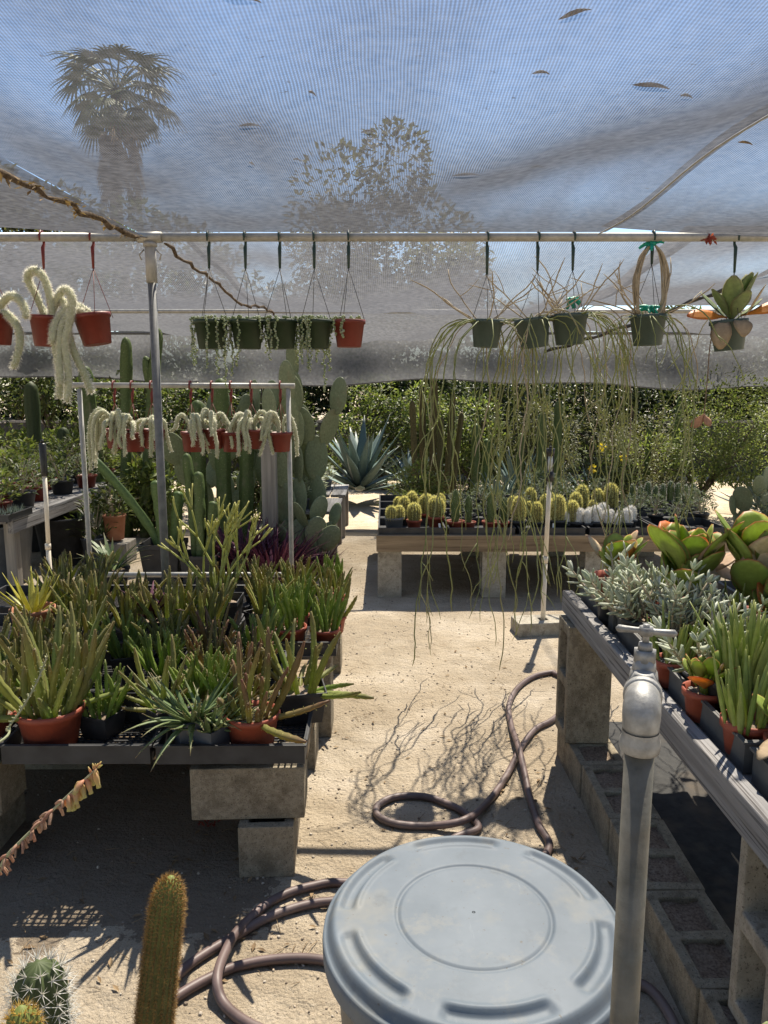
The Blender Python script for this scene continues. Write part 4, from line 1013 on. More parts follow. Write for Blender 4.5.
for k, (px, y, s) in enumerate([(404, 6.42, 1.05), (412, 6.62, 1.1), (440, 6.66, 1.0), (518, 6.14, 1.2), (536, 6.16, 1.0), (557, 6.15, 1.25), (572, 6.16, 1.05), (545, 6.45, 1.1), (512, 6.5, 1.0), (528, 6.52, .8), (560, 6.5, .95), (575, 6.48, 1.15), (592, 6.5, .85), (398, 6.62, .9), (424, 6.72, .75), (455, 6.55, .9), (530, 6.85, 1.1), (550, 6.9, .9)]):
    w = ['behind the grey pot', 'third row behind the grey pot', 'third row behind the spiral cacti', 'stout, just before the sprinkler stake', 'hidden partly by hanging stems', 'tall, past the sprinkler stake', 'beside the white cacti', 'second row behind the sprinkler stake', 'second row before the stake', 'small, second row before the stake', 'second row just past the stake', 'second row behind white cacti, near', 'small, second row behind white cacti', 'third row at the path edge', 'small, third row near the path', 'behind the first spiral cactus', 'third row before the stake', 'third row at the stake'][k]
    place(gold, (fx(px, y), y, FP), k*1.3, 'golden cactus in a black pot, ' + w, GG, s)
for k, (px, y, s) in enumerate([(581, 6.78, 1.25), (597, 6.80, 1.1), (610, 6.80, 1.3)]):
    place(gold, (fx(px, y), y, FP), k*1.3, 'golden cactus standing behind the white cacti, ' + ['nearest the path', 'middle of three', 'tallest, farthest from the path'][k], GG, s)
for k, px in enumerate((455, 468, 490, 503)):
    place(spiral, (fx(px, 6.16 + .03*(k % 2)), 6.15 + .03*(k % 2), FP), k*2, 'dark green spiralled cactus in a terracotta pot, ' + ORD[k] + ' of four along the bench front', 'dark spiralled cacti on the far bench', [1.0, .85, .95, .8][k])
for k in range(14):
    px = 566 + 10.2*(k % 7) + (4 if k > 6 else 0) + U(-1.5, 1.5); y = 6.14 + (.12 if k > 6 else 0) + U(-.015, .015)
    place(white, (fx(px, y), y, FP), k, f'small white woolly cactus, {ORD[k % 7]} from the path in the {"back" if k > 6 else "front"} row of white cacti', 'small white woolly cacti on the far bench', U(.85, 1.4))
for k in range(9):
    y = 7.35 + .02*(k % 3)
    place(grn, (fx(632 + 7.5*k, y), y, FP), k, f'grey-green column cactus in the far corner row of the bench, {ORD[k]} from the path', 'grey-green columnar cacti on the far bench', U(.9, 1.15))
def leafy_mb(n, h, R, hh, ll, lw):
    mb = MB()
    for i in range(n):
        a = U(0, 2*PI); q = R*math.sqrt(rnd.random()); z = h + hh*rnd.random()
        q *= math.sin(PI*min(.95, .25 + (z-h)/hh*.7))
        d = Vector((math.cos(a)+U(-.6,.6), math.sin(a)+U(-.6,.6), U(-.2, 1.2))).normalized()
        mb.leafq(Vector((q*math.cos(a), q*math.sin(a), z)), d, Vector((U(-.4,.4), U(-.4,.4), 1)), ll*U(.6,1.3), lw*U(.7,1.2))
    for i in range(10):
        a = U(0, 2*PI); mb.tube([(0,0,h*.8), (R*.3*math.cos(a), R*.3*math.sin(a), h + hh*.4), (R*.6*math.cos(a), R*.6*math.sin(a), h + hh*.85)], [.003,.003,.0015], 4, mi=1)
    return mb
leafy = potted('potted_leafy_plant', 'leafy', 'potted plant', .065, .085, M['black_pot'], leafy_mb(160, .085, .10, .16, .04, .016), 'foliage', [M['leaf_grey'], M['dry_stem']], 'small leafy plants on the cactus bench', smooth=False)
for k, (px, y) in enumerate([(470, 6.5), (488, 6.6), (500, 6.9), (456, 6.95), (520, 6.75), (630, 6.5), (655, 6.45), (640, 6.95), (560, 7.3), (535, 7.4), (600, 7.5), (480, 7.4), (676, 6.3), (700, 6.5), (690, 6.9)]):
    place(leafy, (fx(px, y), y, FP), k, 'small grey-green leafy plant on the cactus bench, ' + ['behind the second spiral cactus', 'behind the third spiral cactus', 'third row behind the spiral cacti', 'third row near the path', 'behind the stout golden cactus', 'past the white cacti, near', 'past the white cacti, farther along', 'before the column cactus row', 'back row behind the sprinkler stake', 'back row left of the stake', 'back row behind three golden cacti', 'back row near the path', 'first past the tray holding white cacti', 'second past the tray holding white cacti', 'third past the tray holding white cacti'][k], 'small leafy plants on the cactus bench', U(.8, 1.2))
for k, px in enumerate((440, 498, 553)):
    mb = MB(); mb.box((0, 0, .04), (.016, .002, .09), rot=(-.2, U(-.2,.2), 0))
    put(tag(mb.build('plant_tag', M['white_tag'], smooth=False), 'white plastic plant tag at the bench front, ' + ['beside the first spiral cactus', 'beside the last spiral cactus', 'past the sprinkler stake'][k], 'plant tag', 'white plant tags'), fx(px, 6.03), 6.03, FT + .005)

# ------------------------------------------------------------------ trash can, tap, hose
BX, BY = .171, 1.324
t = thing('trash_can', 'grey round plastic trash can with a domed lid on the sand', 'trash can', (BX, BY, 0))
M['can'] = m_surface('grey_can_plastic', (0.075,0.09,0.105), (0.11,0.125,0.145), 7, 0.5, 0, 0.15, 0.001)
m, nt, out = newmat('dusty_grey_lid')
v = coord(nt)
c = ramp(nt, noise(nt, 5, 5, v, .6), [(0.35, (0.098,0.120,0.142)), (0.65, (0.134,0.158,0.183))])
c = mix(nt, ramp(nt, noise(nt, 3.1, 5, v, .65), [(0.56, (0,0,0)), (0.70, (.6,.6,.6))]), c, (0.225,0.21,0.17))
c = mix(nt, ramp(nt, noise(nt, 11, 7, v, .75), [(0.54, (0,0,0)), (0.66, (.45,.45,.45))]), c, (0.20,0.195,0.175))
c = mix(nt, ramp(nt, noise(nt, 14, 7, coord(nt, 'Object', (1, 1, .3)), .7), [(0.30, (.5,.5,.5)), (0.42, (0,0,0))]), c, (0.085,0.098,0.11))
c = mix(nt, ramp(nt, noise(nt, 90, 3, v), [(0.68, (0,0,0)), (0.73, (.8,.8,.8))]), c, (0.10,0.09,0.075))
c = mix(nt, ramp(nt, noise(nt, 26, 6, coord(nt, 'Object', (1, .15, 1)), .7), [(0.64, (0,0,0)), (0.70, (.5,.5,.5))]), c, (0.19,0.21,0.23))
finish(nt, out, principled(nt, c, 0.6, 0, bump(nt, noise(nt, 60, 5, v), .25, .001), .3)); M['lid'] = m
mb = MB(); mb.lathe([(.215, 0), (.222, .01), (.262, .60), (.27, .60), (.27, .63), (.255, .63), (.25, .60)], 64, closed=True); mb.lathe([(0, .006), (.215, .004)], 64, closed=True)
mb.build('body', M['can'], t)
for s in (-1, 1):
    mb = MB(); mb.tube([(s*.26, -.06, .55), (s*.29, -.06, .55), (s*.30, 0, .55), (s*.29, .06, .55), (s*.26, .06, .55)], .013, 8)
    o = mb.build('handle', M['can'], t); o.rotation_euler = (0, 0, PI/2 + .1)
mb = MB(); NR, NT = 90, 240; RL = .286; vs = []
def bump1(x, w): return max(0.0, 1 - (x/w)**2)**2 if abs(x) < w else 0.0
def sstep(a, b, x):
    x = max(0.0, min(1.0, (x-a)/(b-a))); return x*x*(3-2*x)
for i in range(NR + 1):
    r = RL * i / NR
    for k in range(NT):
        th = 2*PI*k/NT
        z = .683 + .008*(1-(r/RL)**2)
        z -= .0035*bump1(r - .146, .007)
        z += .004*sstep(.146, .150, r) * (1 - sstep(.19, .25, r)) * .3
        dth = ((th - PI/2 + PI/6) % (PI/3)) - PI/6
        arc = sstep(.42, .34, abs(dth))
        rc = .236
        z -= arc * .009 * sstep(rc - .010, rc + .002, r) * (1 - sstep(rc + .010, rc + .026, r)) - arc*.004*bump1(r - (rc - .012), .01)
        z -= .022 * sstep(.262, .282, r) ** 1.5
        vs.append((r*math.cos(th), r*math.sin(th), z))
fs = [(i*NT+k, i*NT+(k+1)%NT, (i+1)*NT+(k+1)%NT, (i+1)*NT+k) for i in range(1, NR) for k in range(NT)]
fs += [(0, NT+k, NT+(k+1)%NT) for k in range(NT)]
fs = [tuple(f[::1]) for f in fs]
o_ = NR*NT
for z in (.648, .620):
    base = len(vs)
    for k in range(NT):
        th = 2*PI*k/NT; q = RL + (.002 if z > .62 else .001)
        vs.append((q*math.cos(th), q*math.sin(th), z))
    fs += [(o_+k, o_+(k+1)%NT, base+(k+1)%NT, base+k) for k in range(NT)]; o_ = base
mb.add(vs, fs)
for dz in (PI/2, -PI/2):    # moulded lift tabs on the rim
    P = [Vector((RL*1.002*math.cos(dz + a), RL*1.002*math.sin(dz + a), .656)) for a in np.linspace(-.27, .27, 14)]
    mb.tube(P, [.006] + [.012]*12 + [.006], 10)
lid = mb.build('lid', M['lid'], t); lid.rotation_euler = (0, 0, 0.06)

FXX, FYY = .278, .785
t = thing('water_tap', 'galvanised standpipe with elbow and tee-handled valve beside the trash can', 'tap', (FXX, FYY, -.03), -.34)
mb = MB(); mb.tube([(0, 0, 0), (0, 0, 1.325)], .0158, 20); mb.build('pipe', M['galv_old'], t)
mb = MB()
mb.lathe([(.0168, 1.318), (.0205, 1.319), (.0215, 1.322), (.0215, 1.331), (.0195, 1.335), (.0192, 1.342)], 28, closed=True)
E = [Vector((0, .002, 1.338))] + [Vector((0, .002 + .022*(1-math.cos(a)), 1.346 + .022*math.sin(a))) for a in np.linspace(0, PI/2, 9)] + [Vector((0, .034, 1.368))]
mb.tube(E, [.0188, .0192, .0196, .0200, .0202, .0202, .0202, .0200, .0196, .0192, .019], 24)
mb.tube([(0, .030, 1.368), (0, .031, 1.368), (0, .040, 1.368), (0, .041, 1.368)], [.019, .0212, .0212, .019], 24); mb.build('elbow', M['galv_elbow'], t)
mb = MB(); mb.tube([(0, .041, 1.368), (0, .050, 1.368)], .0165, 20)
for k in range(4): mb.tube([(0, .042 + .002*k, 1.368), (0, .043 + .002*k, 1.368)], .0171, 20)
mb.tube([(0, .050, 1.368), (0, .052, 1.368), (0, .064, 1.368), (0, .066, 1.368)], [.018, .0205, .0205, .018], 6)
mb.tube([(0, .066, 1.368), (0, .085, 1.369), (0, .105, 1.366), (0, .125, 1.350), (0, .135, 1.325), (0, .138, 1.30)], [.0135, .0165, .0165, .0135, .012, .0125], 18)
mb.tube([(0, .138, 1.312), (0, .1385, 1.296)], .0142, 18)
mb.tube([(0, .088, 1.372), (0, .089, 1.392)], [.0145, .0125], 16); mb.tube([(0, .089, 1.390), (0, .0895, 1.403)], .0142, 6); mb.tube([(0, .0895, 1.402), (0, .09, 1.412)], [.009, .0075], 14); mb.build('valve_body', M['valve'], t)
mb = MB(); mb.tube([(0, .09, 1.410), (0, .09, 1.434)], .0042, 10); mb.tube([(0, .09, 1.421), (0, .09, 1.431)], .0082, 14)
mb.tube([(-.034, .09, 1.425), (-.031, .09, 1.426), (-.022, .09, 1.426), (-.010, .09, 1.426), (0, .09, 1.426), (.010, .09, 1.426), (.022, .09, 1.426), (.031, .09, 1.426), (.034, .09, 1.425)], [.002, .0048, .0042, .0036, .006, .0036, .0042, .0048, .002], 12); mb.build('handle', M['valve'], t)

def spline(P, n):
    out = []
    for i in range(len(P) - 1):
        p0, p1, p2, p3 = P[max(i-1, 0)], P[i], P[i+1], P[min(i+2, len(P)-1)]
        for k in range(n):
            s = k / n
            out.append(0.5*((2*p1) + (p2-p0)*s + (2*p0-5*p1+4*p2-p3)*s*s + (3*p1-3*p2+p3-p0)*s**3))
    out.append(P[-1]); return out
HP = [(120,1060),(148,1012),(180,972),(205,952),(235,934),(270,915),(310,903),(350,897)]
W = [at_z(px, py, .016) for px, py in HP]
W += [Vector((.08, 2.42, .016)), Vector((.25, 2.62, .016))]
W += [at_z(px, py, z) for px, py, z in [(478,829,.016),(468,815,.016),(450,804,.016),(425,796,.016),(396,797,.016),(378,806,.016),(378,816,.016),(396,824,.016),(430,826,.016),(465,820,.04),(490,799,.016),(508,773,.016),(521,747,.016),(535,730,.016),(552,721,.016)]]
W += [Vector((.98, 3.85, .016)), Vector((1.12, 4.05, .016)), Vector((1.0, 4.28, .016))]
W += [at_z(px, py, z) for px, py, z in [(553,673,.016),(534,677,.016),(518,688,.016),(509,706,.016),(511,725,.016),(519,748,.045),(525,775,.03),(529,795,.016),(538,824,.016),(549,848,.016)]]
W += [Vector((.48, 2.42, .016)), Vector((.2, 2.30, .016))]
W += [at_z(px, py, z) for px, py, z in [(350,882,.016),(310,886,.016),(272,900,.016),(240,926,.03),(225,950,.045),(217,976,.045),(223,1000,.02),(245,1020,.016),(280,1036,.016)]]
W += [Vector((-.16, 1.70, .016)), Vector((-.10, 1.60, .016)), Vector((-.17, 1.50, .016)), Vector((-.45, 1.50, .016))]
W += [at_z(px, py, .016) for px, py in [(100,1060),(132,1033)]] + [at_z(px, py, z) for px, py, z in [(160,1008,.016),(185,990,.016),(207,977,.016),(235,964,.016),(270,957,.016),(310,957,.016),(345,967,.016)]]
W += [Vector((.08, 1.85, .016)), Vector((.35, 1.80, .016)), Vector((.58, 1.88, .016)), Vector((.72, 1.92, .016)), Vector((.765, 1.80, .016)), Vector((.74, 1.62, .016))]
mb = MB(); mb.tube([p + Vector((0, 0, gz(p.x, p.y))) for p in spline(W, 9)], .0145, 12)
tag(mb.build('garden_hose', M['hose']), 'brown rubber garden hose looping over the sandy path around the trash can', 'hose')

# sprinkler stakes
def stake(loc, h, kind, label):
    t = thing('sprinkler_stake', label, 'sprinkler', loc, 0, 'sprinkler risers of pale pipe')
    mb = MB(); mb.tube([(0, 0, 0), (0, 0, h*.46)], .017, 12); mb.tube([(0, 0, h*.46), (0, 0, h*.5)], .021, 12); mb.tube([(.004, 0, h*.5), (.012, 0, h - .02)], .0155, 12); mb.build('riser', M['pvc'], t)
    mb = MB()
    if kind == 0: mb.tube([(.012, 0, h-.02), (.012, 0, h+.02), (.012, 0, h+.21), (.012, 0, h+.22)], [.022, .024, .026, .018], 12); mb.tube([(.012, 0, h+.22), (.012, 0, h+.245)], .012, 10)
    else:
        mb.tube([(.012, 0, h-.02), (.012, 0, h+.045)], [.03, .026], 12); mb.tube([(.012, 0, h+.15), (.012, 0, h+.20)], [.026, .03], 12); mb.tube([(.012, 0, h+.20), (.012, 0, h+.215)], .012, 8)
        mb.tube([(.034, 0, h+.04), (.034, 0, h+.155)], .005, 6); mb.tube([(-.010, 0, h+.04), (-.010, 0, h+.155)], .005, 6)
    mb.build('sprinkler_head', M['black_plastic'], t)
    if kind: mb = MB(); mb.tube([(.012, 0, h+.045), (.012, 0, h+.15)], .017, 12); mb.build('cloudy_sleeve', M['clear_plastic'], t)
p = at_z(543, 618, .1)
stake((p.x, p.y, 0), 1.07, 1, 'pale pipe sprinkler riser with black and clear head in a concrete foot')
mb = MB(); cells(mb, [-.20, -.03, .03, .20], [-.10, -.03, .03, .10], 0, .095, {(1, 1)})
put(tag(mb.build('concrete_foot', M['concrete_pale'], smooth=False, bevel=.006), 'pale concrete slab holding up the sprinkler riser beside the path', 'concrete block'), p.x, p.y, 0, .12)
p = at_y(49, 560, 5.6)
stake((p.x, p.y, 0), 1.05, 0, 'pale pipe sprinkler riser with slim black head behind the stapelia trays')

# ------------------------------------------------------------------ hanging baskets
def hanger(t, rp, hp, n, mw, mh, hook_len=.12, tilt=0.0, rot=0.0, top=None):
    """wires from the pot rim up to a strap hook over the pipe; local origin = pipe centre"""
    mb = MB(); z_rim = -hp; hk = Vector((0, 0, -hook_len - .03))
    for k in range(n):
        a = 2*PI*k/n + rot
        mb.tube([(rp*math.cos(a), rp*math.sin(a), z_rim + rp*math.cos(a)*math.sin(tilt)), hk], .0016, 5)
    mb.build('wires', M[mw], t)
    mb = MB()
    mb.tube([Vector((.0, -.026, -.02)), Vector((0, -.027, .005)), Vector((0, -.012, .028)), Vector((0, .012, .028)), Vector((0, .027, .005)), Vector((0, .022, -.03)), Vector((0, .005, -.05)), hk], [.004, .0055, .006, .006, .006, .007, .0095, .006], 8)
    mb.build('hook', M[mh], t)
def basket(px, py_top, w_px, label, group, mp, plant=None, pname='stems', pm=None, tilt=0.0, n=3, mw='wire', mh='hook_green', hpx=None, y=PY, rot=.5, dz=0.0, pz=PZ, soil='soil', rim=True, name='hanging_basket', hook_len=.12, more=None):
    c = at_y(px, py_top, y); dep = c.y*math.cos(TH) + (H - c.z)*math.sin(TH); r = w_px/F*dep/2; h = r*1.62
    t = thing(name, label, 'hanging basket', (c.x, y, pz), 0, group)
    hp = pz - c.z
    mp_ = pot_mb(r, h, 26, rim=.02)
    o = mp_.build('pot', M[mp], t); o.location = (0, 0, -hp - h); o.rotation_euler = (0, tilt, 0)
    s = soil_mb(r*.97, h).build('soil', M[soil], t); s.location = (0, 0, -hp - h); s.rotation_euler = (0, tilt, 0)
    hanger(t, r*.97, hp + .004, n, mw, mh, hook_len, tilt, rot)
    if plant: 
        pl = plant(r, h, hp).build(pname, pm, t); pl.location = (0, 0, -hp)
    return t, r, h, hp
def tail_path(a, out, rise, drop, wig):
    P = [Vector((.02*math.cos(a), .02*math.sin(a), -.03))]
    n = 6
    for i in range(1, n + 1):
        f = i / n; P.append(Vector((out*f*math.cos(a), out*f*math.sin(a), rise*math.sin(PI*f*.8))))
    x = P[-1].copy(); m = max(3, int(drop / .04))
    for i in range(1, m + 1):
        f = i / m; P.append(x + Vector((math.cos(a)*.03*f + wig*math.sin(4*f + a), math.sin(a)*.03*f, -drop*f)))
    return spline(P, 4)
def furry(r, tails, rad, hairs, hl, hw):
    mb = MB()
    for (a, out, rise, drop, wig) in tails:
        P = tail_path(a, out, rise, drop, wig); n = len(P)
        R = [rad*(.8 + .2*math.sin(PI*i/n)) for i in range(n)]; R[-1] = rad*.25; R[-2] = rad*.7
        mb.tube(P, R, 10, 0)
        for k in range(int(hairs * n / 40)):
            i = rnd.randrange(n - 1); p = P[i].lerp(P[i+1], rnd.random()); d = (P[i+1] - P[i]).normalized(); s, u = frame(d); b = U(0, 2*PI)
            nd = s*math.cos(b) + u*math.sin(b)
            mb.hair(p + nd*R[i]*.95, nd + d*U(.0, 1.6) + s*U(-.5,.5), hl*U(.6, 1.3), hw, 1)
    return mb
GH = 'red hanging pots of furry monkey tail cactus near the picture edge'
FM = [M['tail'], M['hair']]
def furry_paths(paths, rad, hairs, hl, hw):
    """tails along given arcs (metres right and up from the pot rim, then towards the viewer)"""
    mb = MB()
    for pth in paths:
        P = spline([Vector(p) for p in pth], 7); n = len(P)
        R = [rad*(.82 + .18*math.sin(PI*i/n)) for i in range(n)]; R[-1] = rad*.25; R[-2] = rad*.7
        mb.tube(P, R, 12, 0)
        L = sum((P[i+1]-P[i]).length for i in range(n-1))
        for k in range(int(hairs * L / .4)):
            i = rnd.randrange(n - 1); p = P[i].lerp(P[i+1], rnd.random()); d = (P[i+1] - P[i]).normalized(); s, u = frame(d); b = U(0, 2*PI)
            nd = s*math.cos(b) + u*math.sin(b)
            mb.hair(p + nd*R[i]*.95, nd + d*U(.0, 1.2) + s*U(-.4,.4), hl*U(.6, 1.3), hw, 1)
    return mb
E_ = .0051
def arc(pts, y0, y1): return [(x*E_, y0 + (y1-y0)*k/(len(pts)-1), -z*E_) for k, (x, z) in enumerate(pts)]
tl = [[arc([(4,6),(10,-8),(20,-16),(30,-14),(38,-4),(40,6)], 0, -.10), arc([(5,6),(14,0),(24,6),(32,18),(33,34),(28,54)], -.02, -.14), arc([(-6,6),(-16,-8),(-24,6),(-26,40)], 0, -.08)],
      [arc([(-2,6),(-10,-20),(-16,-36),(-8,-43),(2,-36),(8,-16),(11,8)], .02, -.06), arc([(4,6),(13,-14),(24,-24),(32,-14),(29,8),(25,28),(28,58),(26,84)], -.02, -.15), arc([(-5,6),(-8,-6),(-3,4),(4,30),(3,55)], .04, .10), arc([(2,6),(8,-10),(18,-14),(24,0),(22,20)], .03, -.08)],
      [arc([(-2,6),(-12,-5),(-28,1),(-38,14),(-35,34),(-31,60),(-31,83)], 0, -.13), arc([(-6,6),(-17,-1),(-25,11),(-20,34),(-9,58),(-2,77)], -.02, -.10), arc([(-4,6),(-18,-8),(-32,6),(-36,30)], .02, -.12), arc([(-3,6),(-14,-2),(-26,10),(-29,40),(-27,70)], -.01, -.16)]]
for k, (px, py, tilt) in enumerate([(-6, 314, .03), (47, 316, .04), (96, 314, -.16)]):
    basket(px, py, 37, ['red hanging pot of furry cactus cut off by the picture edge', 'red hanging pot with furry white cactus tails arching up from both sides', 'tilted red hanging pot with long furry white tails draped over its front'][k], GH, 'red_pot',
           lambda r, h, hp, k=k: furry_paths(tl[k], .0185, 1500, .016, .0010), 'stems', FM, tilt, 3, 'hook_red', 'hook_red', rot=.9 + k)
# string of pearls
def pearls(r, h, hp, n, Ls):
    mb = MB()
    for i in range(26):
        a = U(0, 2*PI); q = r*.85*math.sqrt(rnd.random()); mb.ball((q*math.cos(a), q*math.sin(a), .002 + U(0,.012)), U(.006,.009), 6, 4)
    for i in range(n):
        a = U(0, 2*PI) if i % 3 else rnd.choice((.15, 2.95, -1.9)) + U(-.25, .25); L = U(*Ls) * (1.5 if rnd.random() < .2 else 1)
        P = [Vector((r*.7*math.cos(a), r*.7*math.sin(a), .012)), Vector((r*1.04*math.cos(a), r*1.04*math.sin(a), .010)), Vector((r*1.12*math.cos(a), r*1.12*math.sin(a), -.02))]
        m = max(2, int(L/.03)); x = P[-1]
        for j in range(1, m+1): P.append(x + Vector((U(-.006,.006), U(-.006,.006), -L*j/m)))
        mb.tube(P, .0012, 4)
        for p in spline(P, 3)[2:]:
            mb.ball(p + Vector((U(-.007,.007), U(-.007,.007), 0)), U(.0045,.0075), 6, 4)
    return mb
GB = 'dark green hanging baskets of trailing bead plant'
labs = ['dark green hanging basket with trailing beads, nearest the upright pole', 'dark green hanging basket with a few short bead strands, second from the pole', 'dark green hanging basket with beads down its front, third from the pole', 'dark green hanging basket with a long bead strand, beside the red pot']
for k, px in enumerate((211, 247, 281, 315)):
    basket(px, 320, 35, labs[k], GB, 'green_pot', lambda r, h, hp, k=k: pearls(r, h, hp, [13, 8, 10, 12][k], [(.08, .22), (.06, .16), (.06, .18), (.08, .24)][k]), 'strands', M['pearl'], [0, .02, -.03, 0][k], 3, rot=.3 + k*.5)
basket(349, 320, 33, 'red hanging basket at the end of the green ones, nearly bare', None, 'red_pot', lambda r, h, hp: pearls(r, h, hp, 6, (.02, .07)), 'strands', M['pearl'], 0, 3, rot=.2)
# rhipsalis
def rhip(r, h, hp, n, Ls, nb, spread=1.0, seed=0, bias=(0,0)):
    mb = MB()
    def strand(P0, d, L, rad, mi, grav):
        p = Vector(P0); d = Vector(d).normalized(); P = [p.copy()]; st_ = .045
        for i in range(max(3, int(L/st_))):
            d = (d + Vector((U(-.32,.32), U(-.32,.32), -grav))).normalized(); p = p + d*st_; P.append(p.copy())
        mb.tube(P, [rad]*(len(P)-1) + [rad*.4], 5, mi); return P
    for i in range(n):
        a = U(0, 2*PI); q = r*.8
        L = Ls[0] + (Ls[1]-Ls[0]) * rnd.random()**1.2
        P = strand((q*math.cos(a), q*math.sin(a), -.01), (math.cos(a)*spread + bias[0], math.sin(a)*spread*.8 + bias[1], U(.0, .9)), L, U(.0021, .0038), 0 if rnd.random() < .75 else 1, .36)
        for b in range(rnd.choice((1, 2, 3))):
            j = rnd.randrange(len(P)//2, len(P)); strand(P[j-1], (U(-.6,.6), U(-.6,.6), U(-1, -.2)), U(.1, .5), .0023, 0, .22)
    for i in range(nb):    # stiff bare stems
        a = U(0, 2*PI)
        P = strand((r*.5*math.cos(a), r*.5*math.sin(a), -.01), (math.cos(a)*1.1, math.sin(a)*.6, U(.2, 1.5)), U(.2, .42), .0034, 1, -.02)
        if rnd.random() < .7: strand(P[len(P)//2], (U(-1,1), U(-1,1), .4), U(.08,.2), .0024, 1, 0)
    return mb
GR = 'grey-green hanging pots of thin stemmed mistletoe cactus'
RM = [M['rhipsalis'], M['dry_stem']]
basket(486, 320, 33, 'grey-green hanging pot of stringy cactus nearest the path, with bare outstretched stems', GR, 'teal_pot', lambda r, h, hp: rhip(r, h, hp, 20, (.3, 2.05), 7, 1.1), 'stems', RM, .05, 3, hook_len=.15)
basket(536, 318, 36, 'tilted grey-green hanging pot of stringy cactus beside the ribboned one', GR, 'teal_pot', lambda r, h, hp: rhip(r, h, hp, 23, (.3, 2.0), 7, .9), 'stems', RM, -.14, 3, hook_len=.13)
t, r, h, hp = basket(571, 314, 37, 'grey-green hanging pot of stringy cactus with green ribbon above its soil', GR, 'teal_pot', lambda r, h, hp: rhip(r, h, hp, 24, (.3, 1.9), 9, .9), 'stems', RM, -.05, 3, hook_len=.13)
def ribbon(t, z, s):
    mb = MB()
    for k in range(9):
        a = U(0, 2*PI); P = curve_pts((U(-.01,.01), U(-.01,.01), z), (math.cos(a), math.sin(a)*.5, U(-.6, 1)), U(.05, .09)*s, (0,0,-1.2), 5); mb.blade(P, [.012, .02, .02, .018, .016, .012], .0015, (0, -1, .3))
    mb.tube([(-.015, 0, z), (.015, 0, z)], .012, 8); mb.build('ribbon', M['ribbon'], t)
ribbon(t, -hp + .07, .6)
t, r, h, hp = basket(649, 315, 37, 'grey-green hanging pot with two thick bare stem bundles tied up by green ribbon', GR, 'teal_pot', lambda r, h, hp: rhip(r, h, hp, 16, (.2, 1.3), 8, .9), 'stems', RM, -.03, 3, hook_len=.10)
ribbon(t, -.03, .8); ribbon(t, -hp + .03, .7)
mb = MB()
for s in (-1, 1):
    for k in range(15):
        P = [Vector((s*.06 + U(-.015,.015), U(-.02,.02), -hp)), Vector((s*.075 + U(-.015,.015), U(-.02,.02), -hp*.55)), Vector((s*.05 + U(-.01,.01), U(-.02,.02), -hp*.25)), Vector((s*.01, 0, -.035))]
        mb.tube(spline(P, 5), .0042, 5)
mb.build('stem_bundle', M['dry_stem'], t)
# felt leaved plant
def felt(r, h, hp):
    mb = MB()
    for i in range(12):
        a = i*2.4; el = .5 + 2.4*i/12; L = U(.17, .27)
        paddle_leaf(mb, (0, 0, -.01), (math.cos(a), math.sin(a), el), L, L*.42, (-math.cos(a), -math.sin(a), .7), 0, cup=.18)
    paddle_leaf(mb, (-.03, -.02, .01), (-1, -.2, .12), .22, .075, (0,-.75,.65), 2, bend=(0,0,-.2), cup=.3)
    paddle_leaf(mb, (.04, -.02, .02), (1, -.2, .2), .28, .08, (0,-.75,.65), 2, bend=(0,0,-.1), cup=.3)
    paddle_leaf(mb, (-.04, -.03, .0), (-.6, -.8, -.1), .20, .10, (0,0,1), 1, bend=(0,0,-2.0), cup=.3)
    paddle_leaf(mb, (.0, -.05, .0), (.1, -1, -.1), .14, .09, (0,0,1), 1, bend=(0,0,-1.6), cup=.3)
    paddle_leaf(mb, (.05, -.02, .0), (.7, -.5, 1.2), .19, .09, (-1,.5,.4), 1, bend=(0,0,.2), cup=.3)
    return mb
t, r, h, hp = basket(731, 320, 37, 'hanging pot of felt-leaved plant with orange drooping lower leaves', None, 'teal_pot', felt, 'leaves', [M['felt'], M['felt_dry'], M['paddle_orange']], -.08, 3, hook_len=.14)
mb = MB(); P = spline([Vector((-.06, -.03, -hp)), Vector((-.115, -.05, -hp - .1)), Vector((-.12, -.05, -hp - .3)), Vector((-.125, -.05, -hp - .47))], 5)
mb.tube(P, .0028, 6); paddle_leaf(mb, P[-1], (-.6, 0, -.9), .09, .05, (0,-1,.2), 1, cup=.3); paddle_leaf(mb, P[-1], (.2, -.2, -1), .07, .04, (0,-1,.2), 1, cup=.3)
mb.build('trailing_stem', [M['twig'], M['flower_dry']], t)
mb = MB()
for k in range(22):
    d = Vector((U(-1,1), U(-.6,.6), U(-1.2,.4))).normalized(); mb.leafq(Vector((U(-.02,.02), -.024, U(-.02,.01))), d, Vector((0,-1,.2)), U(.02,.04), U(.01,.018))
mb.tube([(0, -.028, .005), (0, 0, .03), (0, .03, .0), (0, 0, -.032), (0, -.028, .005)], .0035, 6)
put(tag(mb.build('dried_tuft', M['flower_red']), 'small tuft of dried red flowers tied to the overhead pipe', 'dried flowers'), at_y(707, 238, PY).x, PY, PZ)

